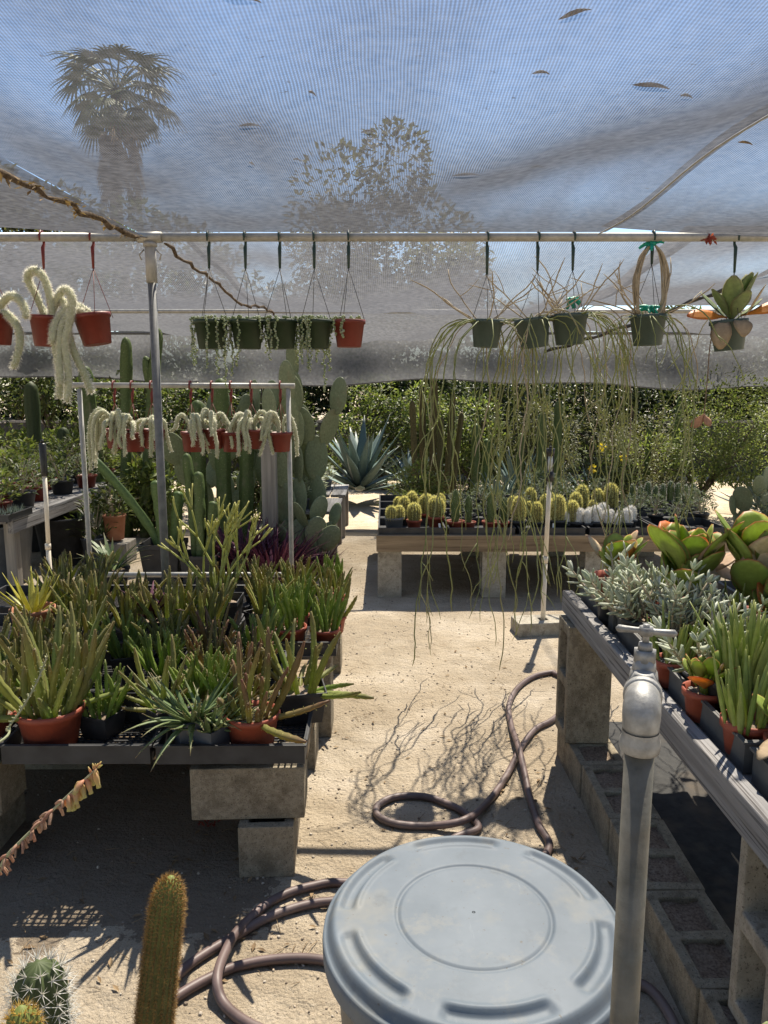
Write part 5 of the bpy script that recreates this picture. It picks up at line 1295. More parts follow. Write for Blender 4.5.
# rack of small red pots with furry tails
GK = 'small red pots of furry cactus on the pipe rack'
for k, px in enumerate((116, 134, 153, 192, 213, 232, 252, 281)):
    tails = []
    for q in range(6):
        a = rnd.choice((3.14, 0, -1.57, -2.4, -.7)) + U(-.4,.4); tails.append((a, U(.07, .13), U(.05, .12), U(.06, .22) * (1.4 if k in (4, 6) and q < 2 else 1), U(-.02,.02)))
    if k == 0: tails += [(3.3, .14, .12, .32, .01), (3.0, .12, .10, .30, 0), (-2.6, .12, .11, .26, .01)]
    basket(px, 429 + (3 if k % 2 else 0), 24, 'small red pot of furry cactus, ' + ORD[k] + ' of eight along pipe rack from outer leg', GK, 'red_pot',
           lambda r, h, hp, t_=tails: furry(r, t_, .0115, 520, .011, .0011), 'stems', FM, U(-.06,.06), 3, 'hook_red', 'hook_red', y=RY, rot=k, pz=1.68, hook_len=.07, name='hanging_basket')

# ------------------------------------------------------------------ foreground cacti by the camera
FGZ = .52
t = thing('plant_bench', 'low board shelf on concrete blocks just in front of the viewer', 'bench', (-.55, .75, FGZ), 0, 'benches of boards on concrete blocks')
for k in range(4):
    mb = MB(); mb.box((0, -.26 + .17*k, -.02), (1.5, .155, .035)); mb.build('board', M['wood_grey_y'], t, smooth=False, bevel=.004)
for k, (x, y) in enumerate([(-1.1, .6), (-.05, .6)]):
    for z in (0, .193):
        block(x, y + .1, z, (0, 0, 0), ('upper' if z else 'lower') + ' concrete block under the viewer side shelf, ' + ('outer end' if k == 0 else 'path end'), 'concrete blocks under the near shelf')
    mb = MB(); mb.box((0, 0, .049), (.3, .15, .098)); put(tag(mb.build('timber_packer', M['wood_x'], smooth=False, bevel=.003), 'timber packer under the viewer side shelf, ' + ('outer end' if k == 0 else 'path end'), 'timber'), x, y + .1, .384)
def fg_cactus(name, label, loc, pr, ph, r, h, ribs, skin, spine, nper, splen, spw, depth, cl=5, lean=(0, 0), slim=False):
    t = thing(name, label, 'potted cactus', loc)
    pot_mb(pr, ph, 26).build('pot', M['terracotta'], t); soil_mb(pr*.97, ph).build('soil', M['gravel_soil'], t)
    B, S = MB(), MB(); m = 40
    P = [Vector((lean[0]*(j/m)**1.5, lean[1]*(j/m)**1.5, ph*.8 + h*j/m)) for j in range(m+1)]
    q = lambda f: (.80 + .20*math.sin(min(f*1.4, 1)*PI/2) if not slim else 1.02 - .27*f) * (math.sqrt(max(0, 1 - ((f - .90)/.102)**2)) if f > .90 else 1)
    R = [r*q(j/m) for j in range(m+1)]; R[-1] = r*.10
    n = ribs*4; star = [1.0, (1+depth)/2 - .01, depth, (1+depth)/2 - .01]
    B.tube(P, R, n, star=star)
    d0 = (P[1]-P[0]).normalized(); _, u0 = frame(d0)
    for k in range(ribs):
        for j in range(nper):
            f = (j + .5*(k % 2)) / nper; x = f*m; i = min(int(x), m-1); p = P[i].lerp(P[i+1], x-i); rr_ = R[i] + (R[i+1]-R[i])*(x-i)
            d = (P[i+1]-P[i]).normalized(); u = (u0 - d*u0.dot(d)).normalized(); a = d.cross(u); th = 2*PI*k/ribs
            nd = a*math.cos(th) + u*math.sin(th); tg = d.cross(nd); pp_ = p + nd*rr_
            S.ball(pp_, .0013, 5, 4)
            for c in range(cl):
                b = 2*PI*c/cl + U(-.3,.3)
                S.spike(pp_, nd*U(.35,.9) + (tg*math.cos(b) + d*math.sin(b))*U(.5,1) + d*(.9*max(0, f - .86)/.14), splen*U(.6,1.2), spw)
    B.build('body', M[skin], t); S.build('spine_bristles', M[spine], t, smooth=False); return t
fg_cactus('potted_torch_cactus', 'tall golden-brown spined torch cactus standing at the bottom of the view', (-.315, .86, FGZ), .075, .12, .0265, .45, 17, 'torch', 'spine_brown', 84, .0085, .00045, .84, 7, lean=(.045, .03), slim=True)
fg_cactus('potted_hedgehog_cactus', 'stout green cactus with long white spines in the bottom corner', (-.413, .82, FGZ), .08, .12, .031, .385, 12, 'column_dark', 'spine_white', 26, .020, .0007, .70, 8)
fg_cactus('potted_torch_cactus', 'short yellow-tipped cactus barely rising into the bottom corner', (-.374, .70, FGZ), .06, .10, .020, .45, 15, 'torch', 'spine_gold', 50, .009, .0005, .84, 6)
# flowering aloe, its stalk reaching into view
t = thing('potted_flowering_aloe', 'aloe whose pink and cream flower stalk leans into view over the shaded sand', 'potted succulent', (-1.02, .85, FGZ))
pot_mb(.09, .13, 24).build('pot', M['clay'], t); soil_mb(.087, .13).build('soil', M['gravel_soil'], t)
mb = MB()
for i in range(18):
    a = i*2.4; P = curve_pts((0, 0, .11), (math.cos(a), math.sin(a), .5 + i*.1), U(.15, .22), (0,0,.3), 7); w = .035; mb.blade(P, [w*.9, w, w*.95, w*.8, w*.6, w*.42, w*.2, .002], .012, (0,0,1), cup=.25)
mb.build('leaves', M['aloe'], t)
S0 = Vector((-1.02, .85, FGZ)); YS = 1.12
Q = [S0 + Vector((0, 0, .12)), S0 + Vector((.05, .12, .34)), at_y(-40, 905, YS), at_y(10, 852, YS), at_y(55, 808, YS + .02), at_y(97, 768, YS + .03)]
P = spline([q - S0 for q in Q], 10)
mb = MB(); mb.tube(P, [.0042 - .0028*i/len(P) for i in range(len(P))], 8); mb.build('flower_stalk', M['stalk'], t)
mb = MB(); n0 = 26
for i in range(n0, len(P) - 2):
    for k in range(3):
        f = (i - n0) / (len(P) - n0); d = (P[i+1]-P[i]).normalized(); s, u = frame(d); b = U(0, 2*PI)
        nd = s*math.cos(b) + u*math.sin(b); p = P[i].lerp(P[i+1], rnd.random())
        fresh = f > .62
        L = U(.020, .030) if fresh else U(.010, .022)
        C = curve_pts(p, nd*.7 + Vector((0,0,-.5)), L, (0,0,-.9), 5)
        rr_ = .0042 if fresh else U(.0016, .003)
        mb.tube(C, [rr_*.4, rr_*.9, rr_*1.1, rr_, rr_*.8, rr_*.95], 7, 0 if fresh else 1)
for k in range(7): mb.tube(curve_pts(P[-1 - k//3], (U(-.3,1), U(-.3,.3), U(-.2,1)), .012, (0,0,0), 3), [.001, .0022, .0016, .0006], 6, 0)
mb.build('flowers', [M['flower_pink'], M['flower_dry']], t)
# second thin stalk from the same plant
Q = [S0 + Vector((0, 0, .12)), S0 + Vector((-.02, .2, .45)), at_y(-20, 752, 1.35), at_y(12, 722, 1.42), at_y(34, 688, 1.45), at_y(47, 657, 1.48)]
P = spline([q - S0 for q in Q], 10); mb = MB(); mb.tube(P, [.0034 - .002*i/len(P) for i in range(len(P))], 7)
for i in range(26, len(P)):
    for k in range(2):
        d = Vector((U(-1,1), U(-1,1), U(0,1))); mb.tube([P[i], P[i] + d.normalized()*.007], [.0016, .0008], 5)
mb.build('bud_stalk', M['stalk'], t)

# ------------------------------------------------------------------ back area: prickly pear, agave, benches, pots
def pad(mb, base, d, L, W, nrm, th=.014):
    d = Vector(d).normalized(); s = d.cross(Vector(nrm)).normalized(); u = s.cross(d)
    c = Vector(base) + d*(L*.48)
    R = Matrix((s, u, d)).transposed()
    n0 = len(mb.V); mb.ball(c, (W/2, th, L/2), 14, 9, rot=R)
    return Vector(base) + d*(L*.86), s, u, d
def opuntia(mb, base, levels, L, W, lean=.0, branch=.5, face=(0, -1, .1)):
    def grow(b, d, l, lev):
        nrm = (Vector(face) + Vector((U(-1.1,1.1), U(-.2,.2), U(-.3,.3)))).normalized()
        tip, s, u, dd = pad(mb, b, d, l, l*W*U(.85, 1.1), nrm)
        if lev <= 0: return
        c = [0] if rnd.random() > branch else ([-1, 1] if rnd.random() < .7 else [-1, 0, 1])
        for k in c:
            ang = k*U(.4, .8) + U(-.2,.2)
            nd = (dd*math.cos(ang) + s*math.sin(ang) + Vector((0, 0, .35)) + u*U(-.12,.12)).normalized()
            grow(tip - dd*l*.05*abs(k) + s*(k*l*W*.26), nd, l*U(.86, 1.0), lev-1)
    grow(Vector(base), Vector((lean, 0, 1)), L, levels)
def opuntia_thing(label, loc, trunks, **k):
    t = thing('prickly_pear', label, 'cactus', loc, 0, 'prickly pears behind the trays')
    mb = MB()
    for (x, y, lev, L, ln) in trunks: opuntia(mb, (x, y, -.03), lev, L, .72, ln, **k)
    mb.build('pads', M['pad'], t); return t
opuntia_thing('tall prickly pear with many stacked pads beside the path', (-.80, 7.3, 0), [(-.05, 0, 4, .42, .0), (.16, .12, 4, .42, .0), (-.28, .1, 4, .42, -.04), (.05, .25, 5, .40, .0), (-.15, -.05, 4, .40, .0)], branch=.10).scale = (.82, 1.0, 1.2)
opuntia_thing('broad prickly pear behind the green hanging baskets', (-1.45, 7.5, 0), [(0, 0, 5, .38, .0), (-.32, .1, 4, .40, -.06), (.3, .1, 5, .38, .02)], branch=.22).scale = (1.0, 1.0, 1.08)
opuntia_thing('low prickly pear with dark pads at the foot of the tall one', (-.68, 6.95, 0), [(0, 0, 1, .30, .15), (-.12, .05, 1, .28, -.4), (.05, .1, 2, .28, .1)], branch=.5)
opuntia_thing('small prickly pear with wide pads beyond the cactus bench', (4.3, 8.9, 0), [(0, 0, 1, .32, -.3), (.12, .03, 2, .32, .3), (-.1, 0, 1, .28, -.4)], branch=.5)
def agave_thing(label, loc, n, L, w0, m='agave', name='agave', curl=0.0):
    t = thing(name, label, 'agave', loc, 0, 'agaves')
    mb = MB()
    for i in range(n):
        a = i*2.4 + U(-.15,.15); f = i/n; el = .12 + 2.6*f**1.4
        l = L*U(.85, 1.1); P = curve_pts((.05*math.cos(a), .05*math.sin(a), .03 + .12*f), (math.cos(a), math.sin(a), el), l, (0, 0, U(-.5, .3) - curl), 8)
        w = w0*U(.85, 1.1); mb.blade(P, [w*.7, w*.85, w, w, w*.92, w*.75, w*.5, w*.26, .004], .02, (0,0,1), cup=.3)
    mb.build('leaves', M[m], t); return t
agave_thing('large blue-green agave at the far end of the sandy path', (-.35, 11.0, .15), 34, 1.0, .16)
agave_thing('smaller agave with arching leaves beside the large one', (.42, 11.4, .1), 22, .7, .10, curl=.6)
for k, (x, y, s) in enumerate([(1.5, 9.8, .5), (2.1, 10.2, .55), (2.7, 10.0, .5), (1.9, 11.0, .7), (4.9, 9.9, .6)]):
    agave_thing('grey-green spiky agave in the bed behind the cactus bench, ' + ['nearest the path', 'second from the path', 'third from the path', 'farther back', 'by the small prickly pear'][k], (x, y, .05), 24, s, .07)
# low timber tables along the path
for k, (x, y) in enumerate([(-.80, 7.75), (-.78, 8.9)]):
    t = thing('low_table', ['nearer low timber table of plants on the far side of the prickly pear', 'farther low timber table of plants before the large agave'][k], 'table', (x, y, 0), 0, 'low timber tables along the path')
    mb = MB()
    for q in range(4): mb.box((-.27 + .18*q, 0, .475), (.165, .9, .03))
    mb.build('top', M['wood_grey_y'], t, smooth=False, bevel=.004)
    for sx in (-1, 1):
        for sy in (-1, 1):
            mb = MB(); mb.box((sx*.31, sy*.4, .2295), (.07, .07, .459)); mb.build('leg', M['wood_grey_z'], t, smooth=False, bevel=.004)
    for q in range(3):
        pl = potted('potted_leafy_plant', 'small pale plant in a grey pot, ' + ORD[q] + (' on the nearer low timber table' if k == 0 else ' on the farther low timber table'), 'potted plant', .08, .11, M['grey_pot'], leafy_mb(90, .11, .12, .18, .06, .03), 'foliage', [M['silver'], M['dry_stem']], 'small plants on the low tables', smooth=False) if k == 0 and q == 0 else dup(pl, (0,0,0), 0, 'small pale plant in a grey pot, ' + ORD[q] + (' on the nearer low timber table' if k == 0 else ' on the farther low timber table'))
        pl.location = (x + .1*(q % 2), y - .3 + .3*q, .491)
# purple clumps
def clump_mb(n, R, Ls, w, up):
    mb = MB()
    for i in range(n):
        a = U(0, 2*PI); q = R*math.sqrt(rnd.random()); P = curve_pts((q*math.cos(a), q*math.sin(a), U(0,.1)), (math.cos(a), math.sin(a), U(*up)), U(*Ls), (0,0,U(-1,-.2)), 5)
        mb.blade(P, [w*.6, w, w, w*.75, w*.4, .003], .004, (0,0,1), cup=.3)
    return mb
for k, (x, y, s) in enumerate([(-.95, 6.5, 1.25), (-.60, 6.72, .7), (-1.25, 6.7, 1.3)]):
    tag(put(clump_mb(150, .15, (.2, .42), .026, (.8, 3)).build('purple_plant', M['purple']), x, y, 0, 0, s), 'purple strap leaved clump ' + ['behind the white rack leg', 'small, edging the path', 'in front of the grey wooden post'][k], 'plant', 'purple clumps by the prickly pear')
mb = MB(); mb.box((0, 0, .55), (.13, .13, 1.3)); put(tag(mb.build('wooden_post', M['wood_grey_z'], smooth=False, bevel=.006), 'square weathered grey wooden post behind the furry cactus rack', 'post'), at_y(270, 500, 7.0).x, 7.0, 0)

# columnar cacti and pots on the far left
def column_thing(label, loc, stems, m='column', group='columnar cacti behind the rack', pot=None, name='column_cactus'):
    t = thing(name, label, 'cactus', loc, 0, group); mb = MB()
    z0 = 0
    if pot: square_pot_mb(pot[0], pot[1]).build('pot', M['black_pot'], t, smooth=False, bevel=.004); soil_mb(pot[0], pot[1]).build('soil', M['soil'], t); z0 = pot[1]*.8
    for (x, y, h, r, ribs, lx, ly) in stems:
        F_ = [q/12*.93 for q in range(13)] + [.955, .975, .99, 1.0]; n = len(F_) - 1; P = [Vector((x + lx*f**1.3, y + ly*f**1.3, z0 + h*f)) for f in F_]
        R = [r*(1 + .08*math.sin(j*1.9 + x*9)) for j in range(n+1)]; R[0] *= .85; R[-1] = r*.15; R[-2] = r*.55; R[-3] = r*.78; R[-4] = r*.93
        mb.tube(P, R, ribs*2, star=[1.0, .66])
    mb.build('stems', M[m], t); return t
def gx(px, y, z=.5): return (px - 384)/F*(y*math.cos(TH) + (H-z)*math.sin(TH))
column_thing('potted green column cactus in a square black pot behind the upright pole', (gx(163, 6.5), 6.5, 0), [(0, 0, .6, .055, 5, -.05, 0), (.08, .05, .5, .05, 5, .05, 0), (-.02, .0, .78, .045, 3, -.55, .05)], 'column_light', pot=(.17, .36))
column_thing('potted slim column cactus in a black pot beside the first one', (gx(200, 6.4), 6.4, 0), [(0, 0, .75, .05, 5, 0, 0), (.07, 0, .5, .045, 5, .05, 0), (-.05, .03, .9, .045, 5, -.05, 0)], 'column', pot=(.15, .28))
column_thing('tall ribbed column cactus reaching behind the small red pots', (gx(225, 7.2), 7.2, 0), [(0, 0, 1.75, .075, 7, 0, 0), (.2, 0, 1.4, .07, 7, .03, 0), (-.25, .1, 1.55, .07, 7, 0, 0)], 'column')
column_thing('dark candelabra column cactus leaning beyond the white rack', (gx(125, 8.5), 8.5, 0), [(0, 0, 2.2, .07, 5, .1, 0), (.2, 0, 2.3, .07, 5, .25, 0), (-.3, .1, 1.9, .08, 7, -.1, 0), (.5, 0, 2.0, .06, 5, -.2, 0)], 'column')
column_thing('thick dark ribbed cactus at the back of the long left bench', (gx(38, 9.0), 9.0, 0), [(0, 0, 1.72, .085, 11, 0, 0), (.3, .1, 1.2, .07, 11, 0, 0)], 'column_dark', 'column')
column_thing('cluster of tall dark columns past the cactus bench near the path', (gx(432, 9.8), 9.8, 0), [(-.2, 0, 1.5, .045, 6, -.06, 0), (0, .1, 1.75, .05, 6, .03, 0), (.17, 0, 1.6, .042, 6, .09, 0), (.08, -.1, 1.3, .045, 6, .02, 0), (-.1, .15, 1.66, .05, 6, -.03, 0), (.26, .1, 1.35, .04, 6, .12, 0)], 'column_old')
column_thing('slim dark columns behind the second hanging pot of stringy cactus', (gx(475, 10.0), 10.0, 0), [(0, 0, 1.2, .06, 6, 0, 0), (.15, .05, 1.0, .055, 6, 0, 0)], 'column')
column_thing('thin green post-like cacti in the bed beyond the cactus bench', (gx(540, 9.6), 9.6, 0), [(0, 0, 1.35, .06, 6, 0, 0), (.22, .1, 1.5, .055, 6, 0, 0), (-.25, 0, 1.1, .05, 6, 0, 0)], 'column')
column_thing('pair of slender green cacti in front of the pale shrub', (gx(672, 10.2), 10.2, 0), [(0, 0, 1.55, .045, 6, .05, 0), (-.35, 0, 1.2, .04, 6, .02, 0)], 'column')
# potted items on ground, left
def simple_pot(name, label, x, y, z, r, h, m, mb2=None, mats=None, group=None, cat='potted plant'):
    t = thing(name, label, cat, (x, y, z), 0, group)
    pot_mb(r, h, 24).build('pot', M[m], t); soil_mb(r*.97, h).build('soil', M['soil'], t)
    if mb2: mb2.build('foliage', mats, t, smooth=False)
    return t
simple_pot('nursery_pot', 'large grey tub standing before the long left bench', gx(6, 6.5, .2), 6.5, 0, .24, .52, 'grey_pot', cat='pot')
simple_pot('nursery_pot', 'large black tub in the shade under the long left bench', gx(62, 7.2, .2), 7.2, 0, .24, .46, 'black_pot', cat='pot')
simple_pot('nursery_pot', 'second large black tub deeper under the long left bench', gx(38, 7.9, .2), 7.9, 0, .24, .46, 'black_pot', cat='pot')
simple_pot('potted_leafy_plant', 'leafy plant in an orange clay pot raised behind the white rack leg', gx(115, 7.3, .3), 7.3, .22, .11, .24, 'clay', leafy_mb(200, .22, .2, .35, .09, .03), [M['leaf_mid'], M['dry_stem']])
mb = MB(); mb.box((0, 0, .10), (.3, .3, .20)); put(tag(mb.build('timber_packer', M['wood_grey_z'], smooth=False, bevel=.005), 'timber block lifting the orange clay pot', 'timber'), gx(115, 7.3, .3), 7.3, 0)
simple_pot('potted_leafy_plant', 'leafy plant in a grey pot beside the orange clay pot', gx(94, 7.2, .2), 7.2, 0, .12, .26, 'grey_pot', leafy_mb(200, .24, .22, .4, .09, .03), [M['leaf_mid'], M['dry_stem']])
simple_pot('potted_aloe', 'aloe in a low black pot on the sunlit sand behind the trays', gx(112, 6.25, .1), 6.25, 0, .15, .19, 'black_pot', clump_mb(36, .08, (.2, .34), .035, (.4, 1.8)), [M['aloe']])
for q in bpy.data.objects:
    if q.parent and q.parent.get('label','').startswith('aloe in a low black'): 
        if q.name.startswith('foliage'): q.location.z = .15
# long left bench
t = thing('plant_bench', 'long timber bench crowded with leafy pots along the left side', 'bench', (-3.75, 7.6, .62), 0, 'benches of boards on concrete blocks')
for k in range(7):
    mb = MB(); mb.box((-.62 + .205*k, 0, -.02), (.195, 3.0, .038)); mb.build('board', M['wood_grey_y'], t, smooth=False, bevel=.004)
mb = MB(); mb.box((.74, 0, -.06), (.045, 3.0, .12)); mb.build('edge_beam', M['wood_grey_y'], t, smooth=False, bevel=.004)
for sx in (-.55, .65):
    for sy in (-1.3, 0, 1.3):
        mb = MB(); mb.box((sx, sy, -.331), (.09, .09, .578)); mb.build('leg', M['wood_grey_z'], t, smooth=False, bevel=.004)
lb = [(-3.2, 6.35, 0), (-3.55, 6.5, 1), (-3.2, 6.75, 1), (-3.75, 6.9, 2), (-3.25, 7.15, 2), (-3.6, 7.3, 0), (-3.2, 7.6, 1), (-3.9, 7.6, 2), (-3.5, 7.95, 0), (-3.15, 8.1, 2), (-3.4, 8.45, 1), (-3.9, 8.4, 0), (-4.1, 6.5, 2), (-4.15, 7.2, 1), (-3.18, 8.75, 0)]
mats_l = [[M['leaf_light'], M['dry_stem']], [M['leaf_mid'], M['dry_stem']], [M['leaf_grey'], M['dry_stem']]]
LP = []
for k in range(3):
    LP.append(potted('potted_leafy_plant', 'x', 'potted plant', .10, .12, M['red_pot' if k != 1 else 'black_pot'], leafy_mb(230, .11, .2, [.28, .34, .2][k], [.07, .06, .045][k], [.035, .025, .016][k]), 'foliage', mats_l[k], 'leafy pots on the long left bench', smooth=False))
cnt = [0, 0, 0]
for (x, y, k) in lb:
    place(LP[k], (x, y, .62), U(0, 6), ['pale green leafy plant in a red pot', 'taller green leafy plant in a black pot', 'low grey-green plant in a red pot'][k] + f', {ORD[cnt[k]]} along the long left bench', 'leafy pots on the long left bench', U(.9, 1.2)); cnt[k] += 1
mb = MB()
for i in range(260):
    mb.spike(Vector((U(-.2,.2), U(-.18,.18), .04)), Vector((U(-.4,.4), U(-.4,.4), 1)), U(.03,.08), .003)
t = thing('seedling_tray', 'black tray of spiky grey seedlings at the near edge of the long left bench', 'tray', (-3.18, 6.18, .62)); tr = tray_mesh(M['tray'], .45, .42, .06, False); tr.name = 'shell'; tr.parent = t
mb.build('seedlings', M['silver'], t, smooth=False)

# ------------------------------------------------------------------ shrubs, trees, fence
def crown_mb(mb, c, R, n, ll, lw, lumps=14, dens=.75, low=-.9):
    c = Vector(c); C = []
    for i in range(lumps):
        while True:
            v = Vector((U(-1,1), U(-1,1), U(low,1)))
            if .25 < v.length < 1: break
        C.append((Vector((v.x*R[0]*.72, v.y*R[1]*.72, v.z*R[2]*.72)), U(.25, .48)))
    for i in range(n):
        o, s = rnd.choice(C)
        while True:
            v = Vector((U(-1,1), U(-1,1), U(-1,1)))
            if v.length < 1: break
        v = v.normalized() * (v.length ** .45)
        p = c + o + Vector((v.x*R[0]*s, v.y*R[1]*s, v.z*R[2]*s))
        d = (v + Vector((U(-.8,.8), U(-.8,.8), U(-.9,.5)))).normalized()
        mb.leafq(p, d, Vector((U(-.7,.7), U(-.7,.7), 1)).normalized(), ll*U(.6,1.4), lw*U(.7,1.3))
    return C
def shrub(label, x, y, R, n, ll, lw, m, group=None, name='shrub', trunk=True, zc=None, cat='shrub'):
    t = thing(name, label, cat, (x, y, 0), 0, group)
    zc = R[2]*.95 if zc is None else zc
    mb = MB(); C = crown_mb(mb, (0, 0, zc), R, n, ll, lw)
    mb.build('crown', M[m], t, smooth=False)
    mb = MB(); r0 = .022 + .012*R[2]
    if zc > R[2]*1.15: r0 *= 2.0
    base = Vector((0, 0, 0)); fork = Vector((U(-.1,.1), U(-.1,.1), max(.15, zc - R[2]*.75)))
    mb.tube([base - Vector((0,0,.05)), base.lerp(fork, .5) + Vector((U(-.05,.05), U(-.05,.05), 0)), fork], [r0*1.25, r0, r0*.9], 8)
    for o, s in C[:9]:
        e = Vector((0, 0, zc)) + o
        mb.tube(spline([fork, fork.lerp(e, .5) + Vector((U(-.1,.1)*R[0], U(-.1,.1)*R[1], .1*R[2])), e], 4), [r0*.7*(1 - .085*i) for i in range(9)], 6)
    mb.build('trunk', M['bark'], t); return t
GT2 = 'shrubs and small trees behind the nursery'
BU = [
 ('dark bushy tree at the far left behind the long bench', -6.3, 10.2, (1.5, 1.2, 1.7), 3400, .085, .035, 'leaf_dark'),
 ('olive green shrub behind the thick ribbed cactus', -4.7, 11.3, (1.4, 1.0, 1.5), 3400, .075, .03, 'leaf_mid'),
 ('light leafed shrub above the long left bench', -4.2, 9.5, (.9, .7, .62), 2000, .08, .035, 'leaf_light'),
 ('mid green shrub behind the candelabra cactus', -3.0, 10.6, (1.2, .9, 1.15), 3000, .07, .03, 'leaf_mid'),
 ('low bright shrub between the rack and the long left bench', -2.55, 8.6, (.6, .5, .5), 1500, .075, .03, 'leaf_light'),
 ('dark shrub behind the broad prickly pear', -1.9, 11.6, (1.2, .9, 1.2), 2600, .07, .03, 'leaf_dark'),
 ('pale green shrub just past the tall prickly pear', -.45, 13.4, (.8, .7, 1.15), 1800, .06, .03, 'leaf_light'),
 ('loose leafed shrub at the end of the path, right of the agave', .55, 13.2, (.9, .7, 1.05), 2200, .06, .028, 'leaf_mid'),
 ('feathery green shrub behind the first golden cacti', .42, 9.25, (.42, .4, .45), 1500, .05, .014, 'leaf_light'),
 ('dark tree behind the hanging stringy cacti', 2.2, 13.0, (1.5, 1.0, 1.35), 3400, .075, .03, 'leaf_dark'),
 ('grey-green bushy plant behind the sprinkler riser', 1.8, 9.0, (.5, .4, .36), 1400, .055, .02, 'leaf_grey'),
 ('yellow flowered bush behind the middle of the cactus bench', 2.7, 9.3, (.5, .4, .5), 1500, .05, .018, 'leaf_mid'),
 ('twiggy grey shrub right of the yellow flowers', 3.4, 10.6, (.8, .7, .75), 2600, .045, .016, 'leaf_olive'),
 ('large pale twiggy shrub at the back on the right', 4.15, 9.9, (1.2, .8, 1.0), 5200, .042, .016, 'leaf_light'),
 ('spreading pale shrub at the far right edge', 6.1, 11.3, (1.2, .9, 1.1), 3800, .050, .02, 'leaf_light'),
 ('dark shrub in the far right corner', 7.2, 12.6, (1.3, 1.0, 1.4), 2800, .07, .03, 'leaf_dark'),
 ('dark shrub behind the large pale one', 4.4, 13.6, (1.6, .9, 1.25), 2800, .075, .03, 'leaf_dark'),
 ('yellow-green shrub just behind the stringy hanging stems', 1.35, 11.9, (.8, .6, .85), 2600, .06, .024, 'leaf_light'),
 ('olive twiggy shrub between the dark columns and the yellow flowers', 2.35, 11.6, (.7, .6, .75), 2400, .05, .018, 'leaf_olive'),
 ('bright shrub behind the dark column cluster', .75, 12.3, (.6, .5, .95), 2200, .06, .026, 'leaf_light'),
 ('low grey-green bush closing off the end of the path', -.05, 12.5, (.7, .4, .38), 1800, .05, .018, 'leaf_grey'),
 ('low bush at the foot of the fence right of the path', 1.1, 13.6, (.8, .4, .42), 1800, .05, .02, 'leaf_mid'),
 ('low bush under the dark tree behind the stringy cacti', 2.6, 12.4, (.8, .4, .42), 1800, .05, .02, 'leaf_grey'),
 ('spreading low bush in front of the pale twiggy shrub', 3.6, 9.6, (.7, .35, .32), 1700, .045, .016, 'leaf_olive'),
 ('spreading low bush under the far right shrub', 5.6, 10.0, (.9, .4, .36), 1900, .045, .016, 'leaf_mid'),
 ('dark low bush behind the low timber tables', -1.5, 9.6, (.8, .4, .45), 1900, .055, .022, 'leaf_mid'),
 ('low feathery bush at the corner behind the cactus bench', .25, 8.6, (.30, .25, .26), 1000, .045, .012, 'leaf_light'),
 ('low grey bush along the back edge of the cactus bench', 1.2, 8.5, (.6, .25, .30), 1500, .045, .014, 'leaf_grey'),
 ('low green bush along the back edge of the cactus bench', 2.2, 8.6, (.55, .25, .30), 1500, .045, .016, 'leaf_mid'),
 ('low grey shrub at the edge of the gravel bed', 4.6, 8.6, (.55, .4, .30), 1300, .04, .014, 'leaf_grey'),
 ('low green shrub before the column cactus row', 3.3, 8.5, (.42, .4, .30), 1200, .04, .012, 'leaf_grey'),
]
for b in BU: shrub(b[0], b[1], b[2], b[3], int(b[4]*1.7), b[5]*1.2, b[6]*1.3, b[7], GT2)
t = [q for q in bpy.data.objects if q.get('label','').startswith('yellow flowered bush')][0]
for (fx_, fz) in [(-.15, .98), (-.25, .72), (.1, .85)]:
    mb = MB()
    for k in range(26):
        d = Vector((U(-1,1), U(-1,1), U(-1,1))).normalized(); mb.leafq(Vector((fx_, -.3, fz)) + d*.02, d, Vector((U(-1,1), U(-1,1), 1)), U(.03,.05), .018)
    mb.build('flower', M['flower_yellow'], t, smooth=False)
# far trees, seen through and over the cloth
FT_ = [
 ('tall round-headed tree showing above the path through the shade cloth', .1, 25, (3.2, 2.6, 4.1), 5.4, 5200, .22, .10, 'leaf_olive'),
 ('lower tree beside the round-headed one, seen through the cloth', 2.0, 22, (1.8, 1.6, 1.6), 4.2, 2800, .18, .08, 'leaf_olive'),
 ('tall tree at the far left seen through the cloth', -9.5, 20, (3.0, 2.2, 2.8), 5.0, 4200, .20, .09, 'leaf_olive'),
 ('broad tree left of the palm base, seen through the cloth', -5.8, 19, (2.4, 2.0, 2.2), 3.9, 3600, .18, .08, 'leaf_mid'),
 ('dense dark tree behind the broad prickly pear, beyond the fence', -2.2, 17.5, (1.7, 1.5, 1.6), 2.5, 2600, .15, .07, 'leaf_dark'),
 ('wide tree beyond the fence behind the path end', .2, 17, (2.0, 1.5, 1.5), 2.2, 2800, .14, .06, 'leaf_dark'),
 ('wide tree beyond the fence behind the stringy cacti', 3.2, 17, (2.2, 1.5, 1.5), 2.1, 2800, .14, .06, 'leaf_dark'),
 ('wide tree beyond the fence behind the pale shrubs', 6.6, 17, (2.2, 1.5, 1.5), 2.1, 2800, .14, .06, 'leaf_mid'),
 ('dark tree beyond the fence at the far right', 10.2, 17, (2.4, 1.5, 1.8), 2.3, 2800, .15, .07, 'leaf_dark'),
 ('dark tree beyond the fence at the far left', -9.0, 15, (2.2, 1.6, 1.9), 2.4, 3000, .13, .06, 'leaf_dark'),
]
for b in FT_: shrub(b[0], b[1], b[2], b[3], int(b[5]*1.6), b[6]*1.15, b[7]*1.25, b[8], 'far trees beyond the fence', 'tree', zc=b[4], cat='tree')
HX = [-12.5, -10.6, -8.9, -7.2, -5.6, -4.0, -2.5, -1.1, .3, 1.7, 3.2, 4.7, 6.3, 7.9, 9.6, 11.4]
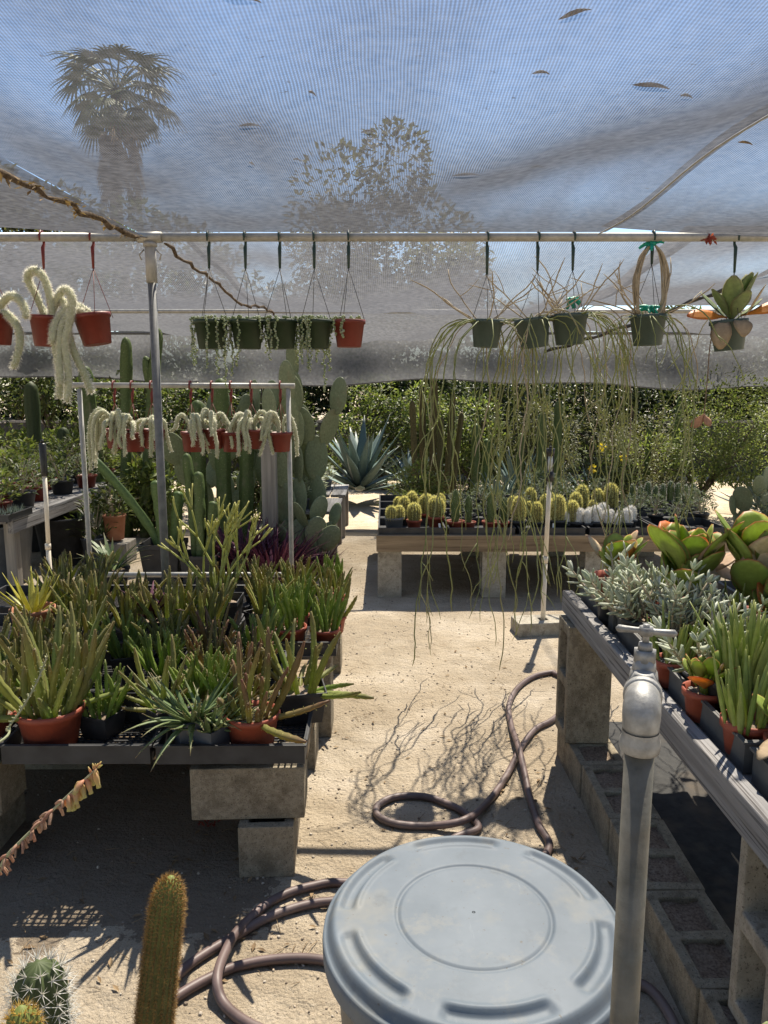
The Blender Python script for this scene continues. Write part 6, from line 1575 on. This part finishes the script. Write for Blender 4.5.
for k, x in enumerate(HX):
    far = abs(k - 8)
    w = ('straight behind the path end' if k == 8 else ORD[far - 1] + ' on the ' + ('pole side of' if k < 8 else 'tap side of') + ' the path')
    shrub('dense hedge shrub along the fence, ' + w, x, 15.5 + U(-.3,.3), (1.35, .8, U(1.15, 1.5)), 5200, .12, .06, ['leaf_dark', 'leaf_mid', 'leaf_dark', 'leaf_dark'][k % 4], 'hedge shrubs along the fence', 'hedge_shrub', zc=1.25)
# palm
def palm():
    d = 30.0; c = at_y(114, 92, d)
    t = thing('palm_tree', 'tall fan palm with a shaggy dead skirt seen through the shade cloth', 'palm', (c.x, d, 0))
    mb = MB(); n = 14; mb.tube([(.15*math.sin(i*.5), 0, c.z*i/n) for i in range(n+1)], [.28 - .08*i/n for i in range(n+1)], 10); mb.build('trunk', M['bark'], t)
    top = Vector((.1, 0, c.z))
    def fan(mb, p, d, L, n, mi):
        P = curve_pts(p, d, L*.9, (0, 0, -.6), 4); mb.tube(P, .03, 4, mi); e = P[-1]; dd = (P[-1]-P[-2]).normalized(); s, u = frame(dd)
        for k in range(n):
            a = -1.5 + 3.0*k/(n-1); q = (dd*math.cos(a) + s*math.sin(a)).normalized()
            C = curve_pts(e, q, L*.75*(1 - .2*abs(a)/1.5), (0, 0, -.9), 4); mb.blade(C, [.05, .10, .09, .06, .01], .012, u)
    G, D = MB(), MB()
    for i in range(46):
        a = i*2.4; el = 1.7 - 2.3*(i/46); fan(G, top, (math.cos(a), math.sin(a), el), U(1.35, 1.8), 13, 0)
    for i in range(40):
        a = i*2.4; fan(D, top + Vector((0, 0, -.3 - 2.2*i/40)), (math.cos(a)*.7, math.sin(a)*.7, -.9), U(1.2, 1.5), 9, 0)
    G.build('crown', M['palm'], t); D.build('dead_skirt', M['palm_dead'], t)
palm()
# fence behind the beds
t = thing('board_fence', 'dark board fence across the back of the beds', 'fence', (0, 14.4, 0))
for k in range(14):
    x = -13 + 2*k
    mb = MB()
    for q in range(8): mb.box((x + .125 + .25*q, .003*(q % 2), .52), (.2495, .022, .96))
    mb.build('board_panel', M['wall'], t, smooth=False)
    mb = MB(); mb.box((x, .06, .55), (.09, .09, 1.1)); mb.build('post', M['wall'], t, smooth=False)
mb = MB(); mb.box((1, -.002, 1.03), (28, .06, .045)); mb.build('rail', M['wood_grey_z'], t, smooth=False)
# pink fallen blossoms under the front tray
mb = MB()
p = at_z(208, 826, .0)
for k in range(26):
    d = Vector((U(-1,1), U(-1,1), U(.1,.9))).normalized(); mb.leafq(Vector((U(-.035,.035), U(-.025,.025), .006)), d, Vector((0,0,1)), U(.012,.022), .008)
put(tag(mb.build('fallen_blossom', M['flower_red'], smooth=False), 'small heap of fallen pink blossom on the shaded sand under the bench', 'blossom'), p.x, p.y, 0)
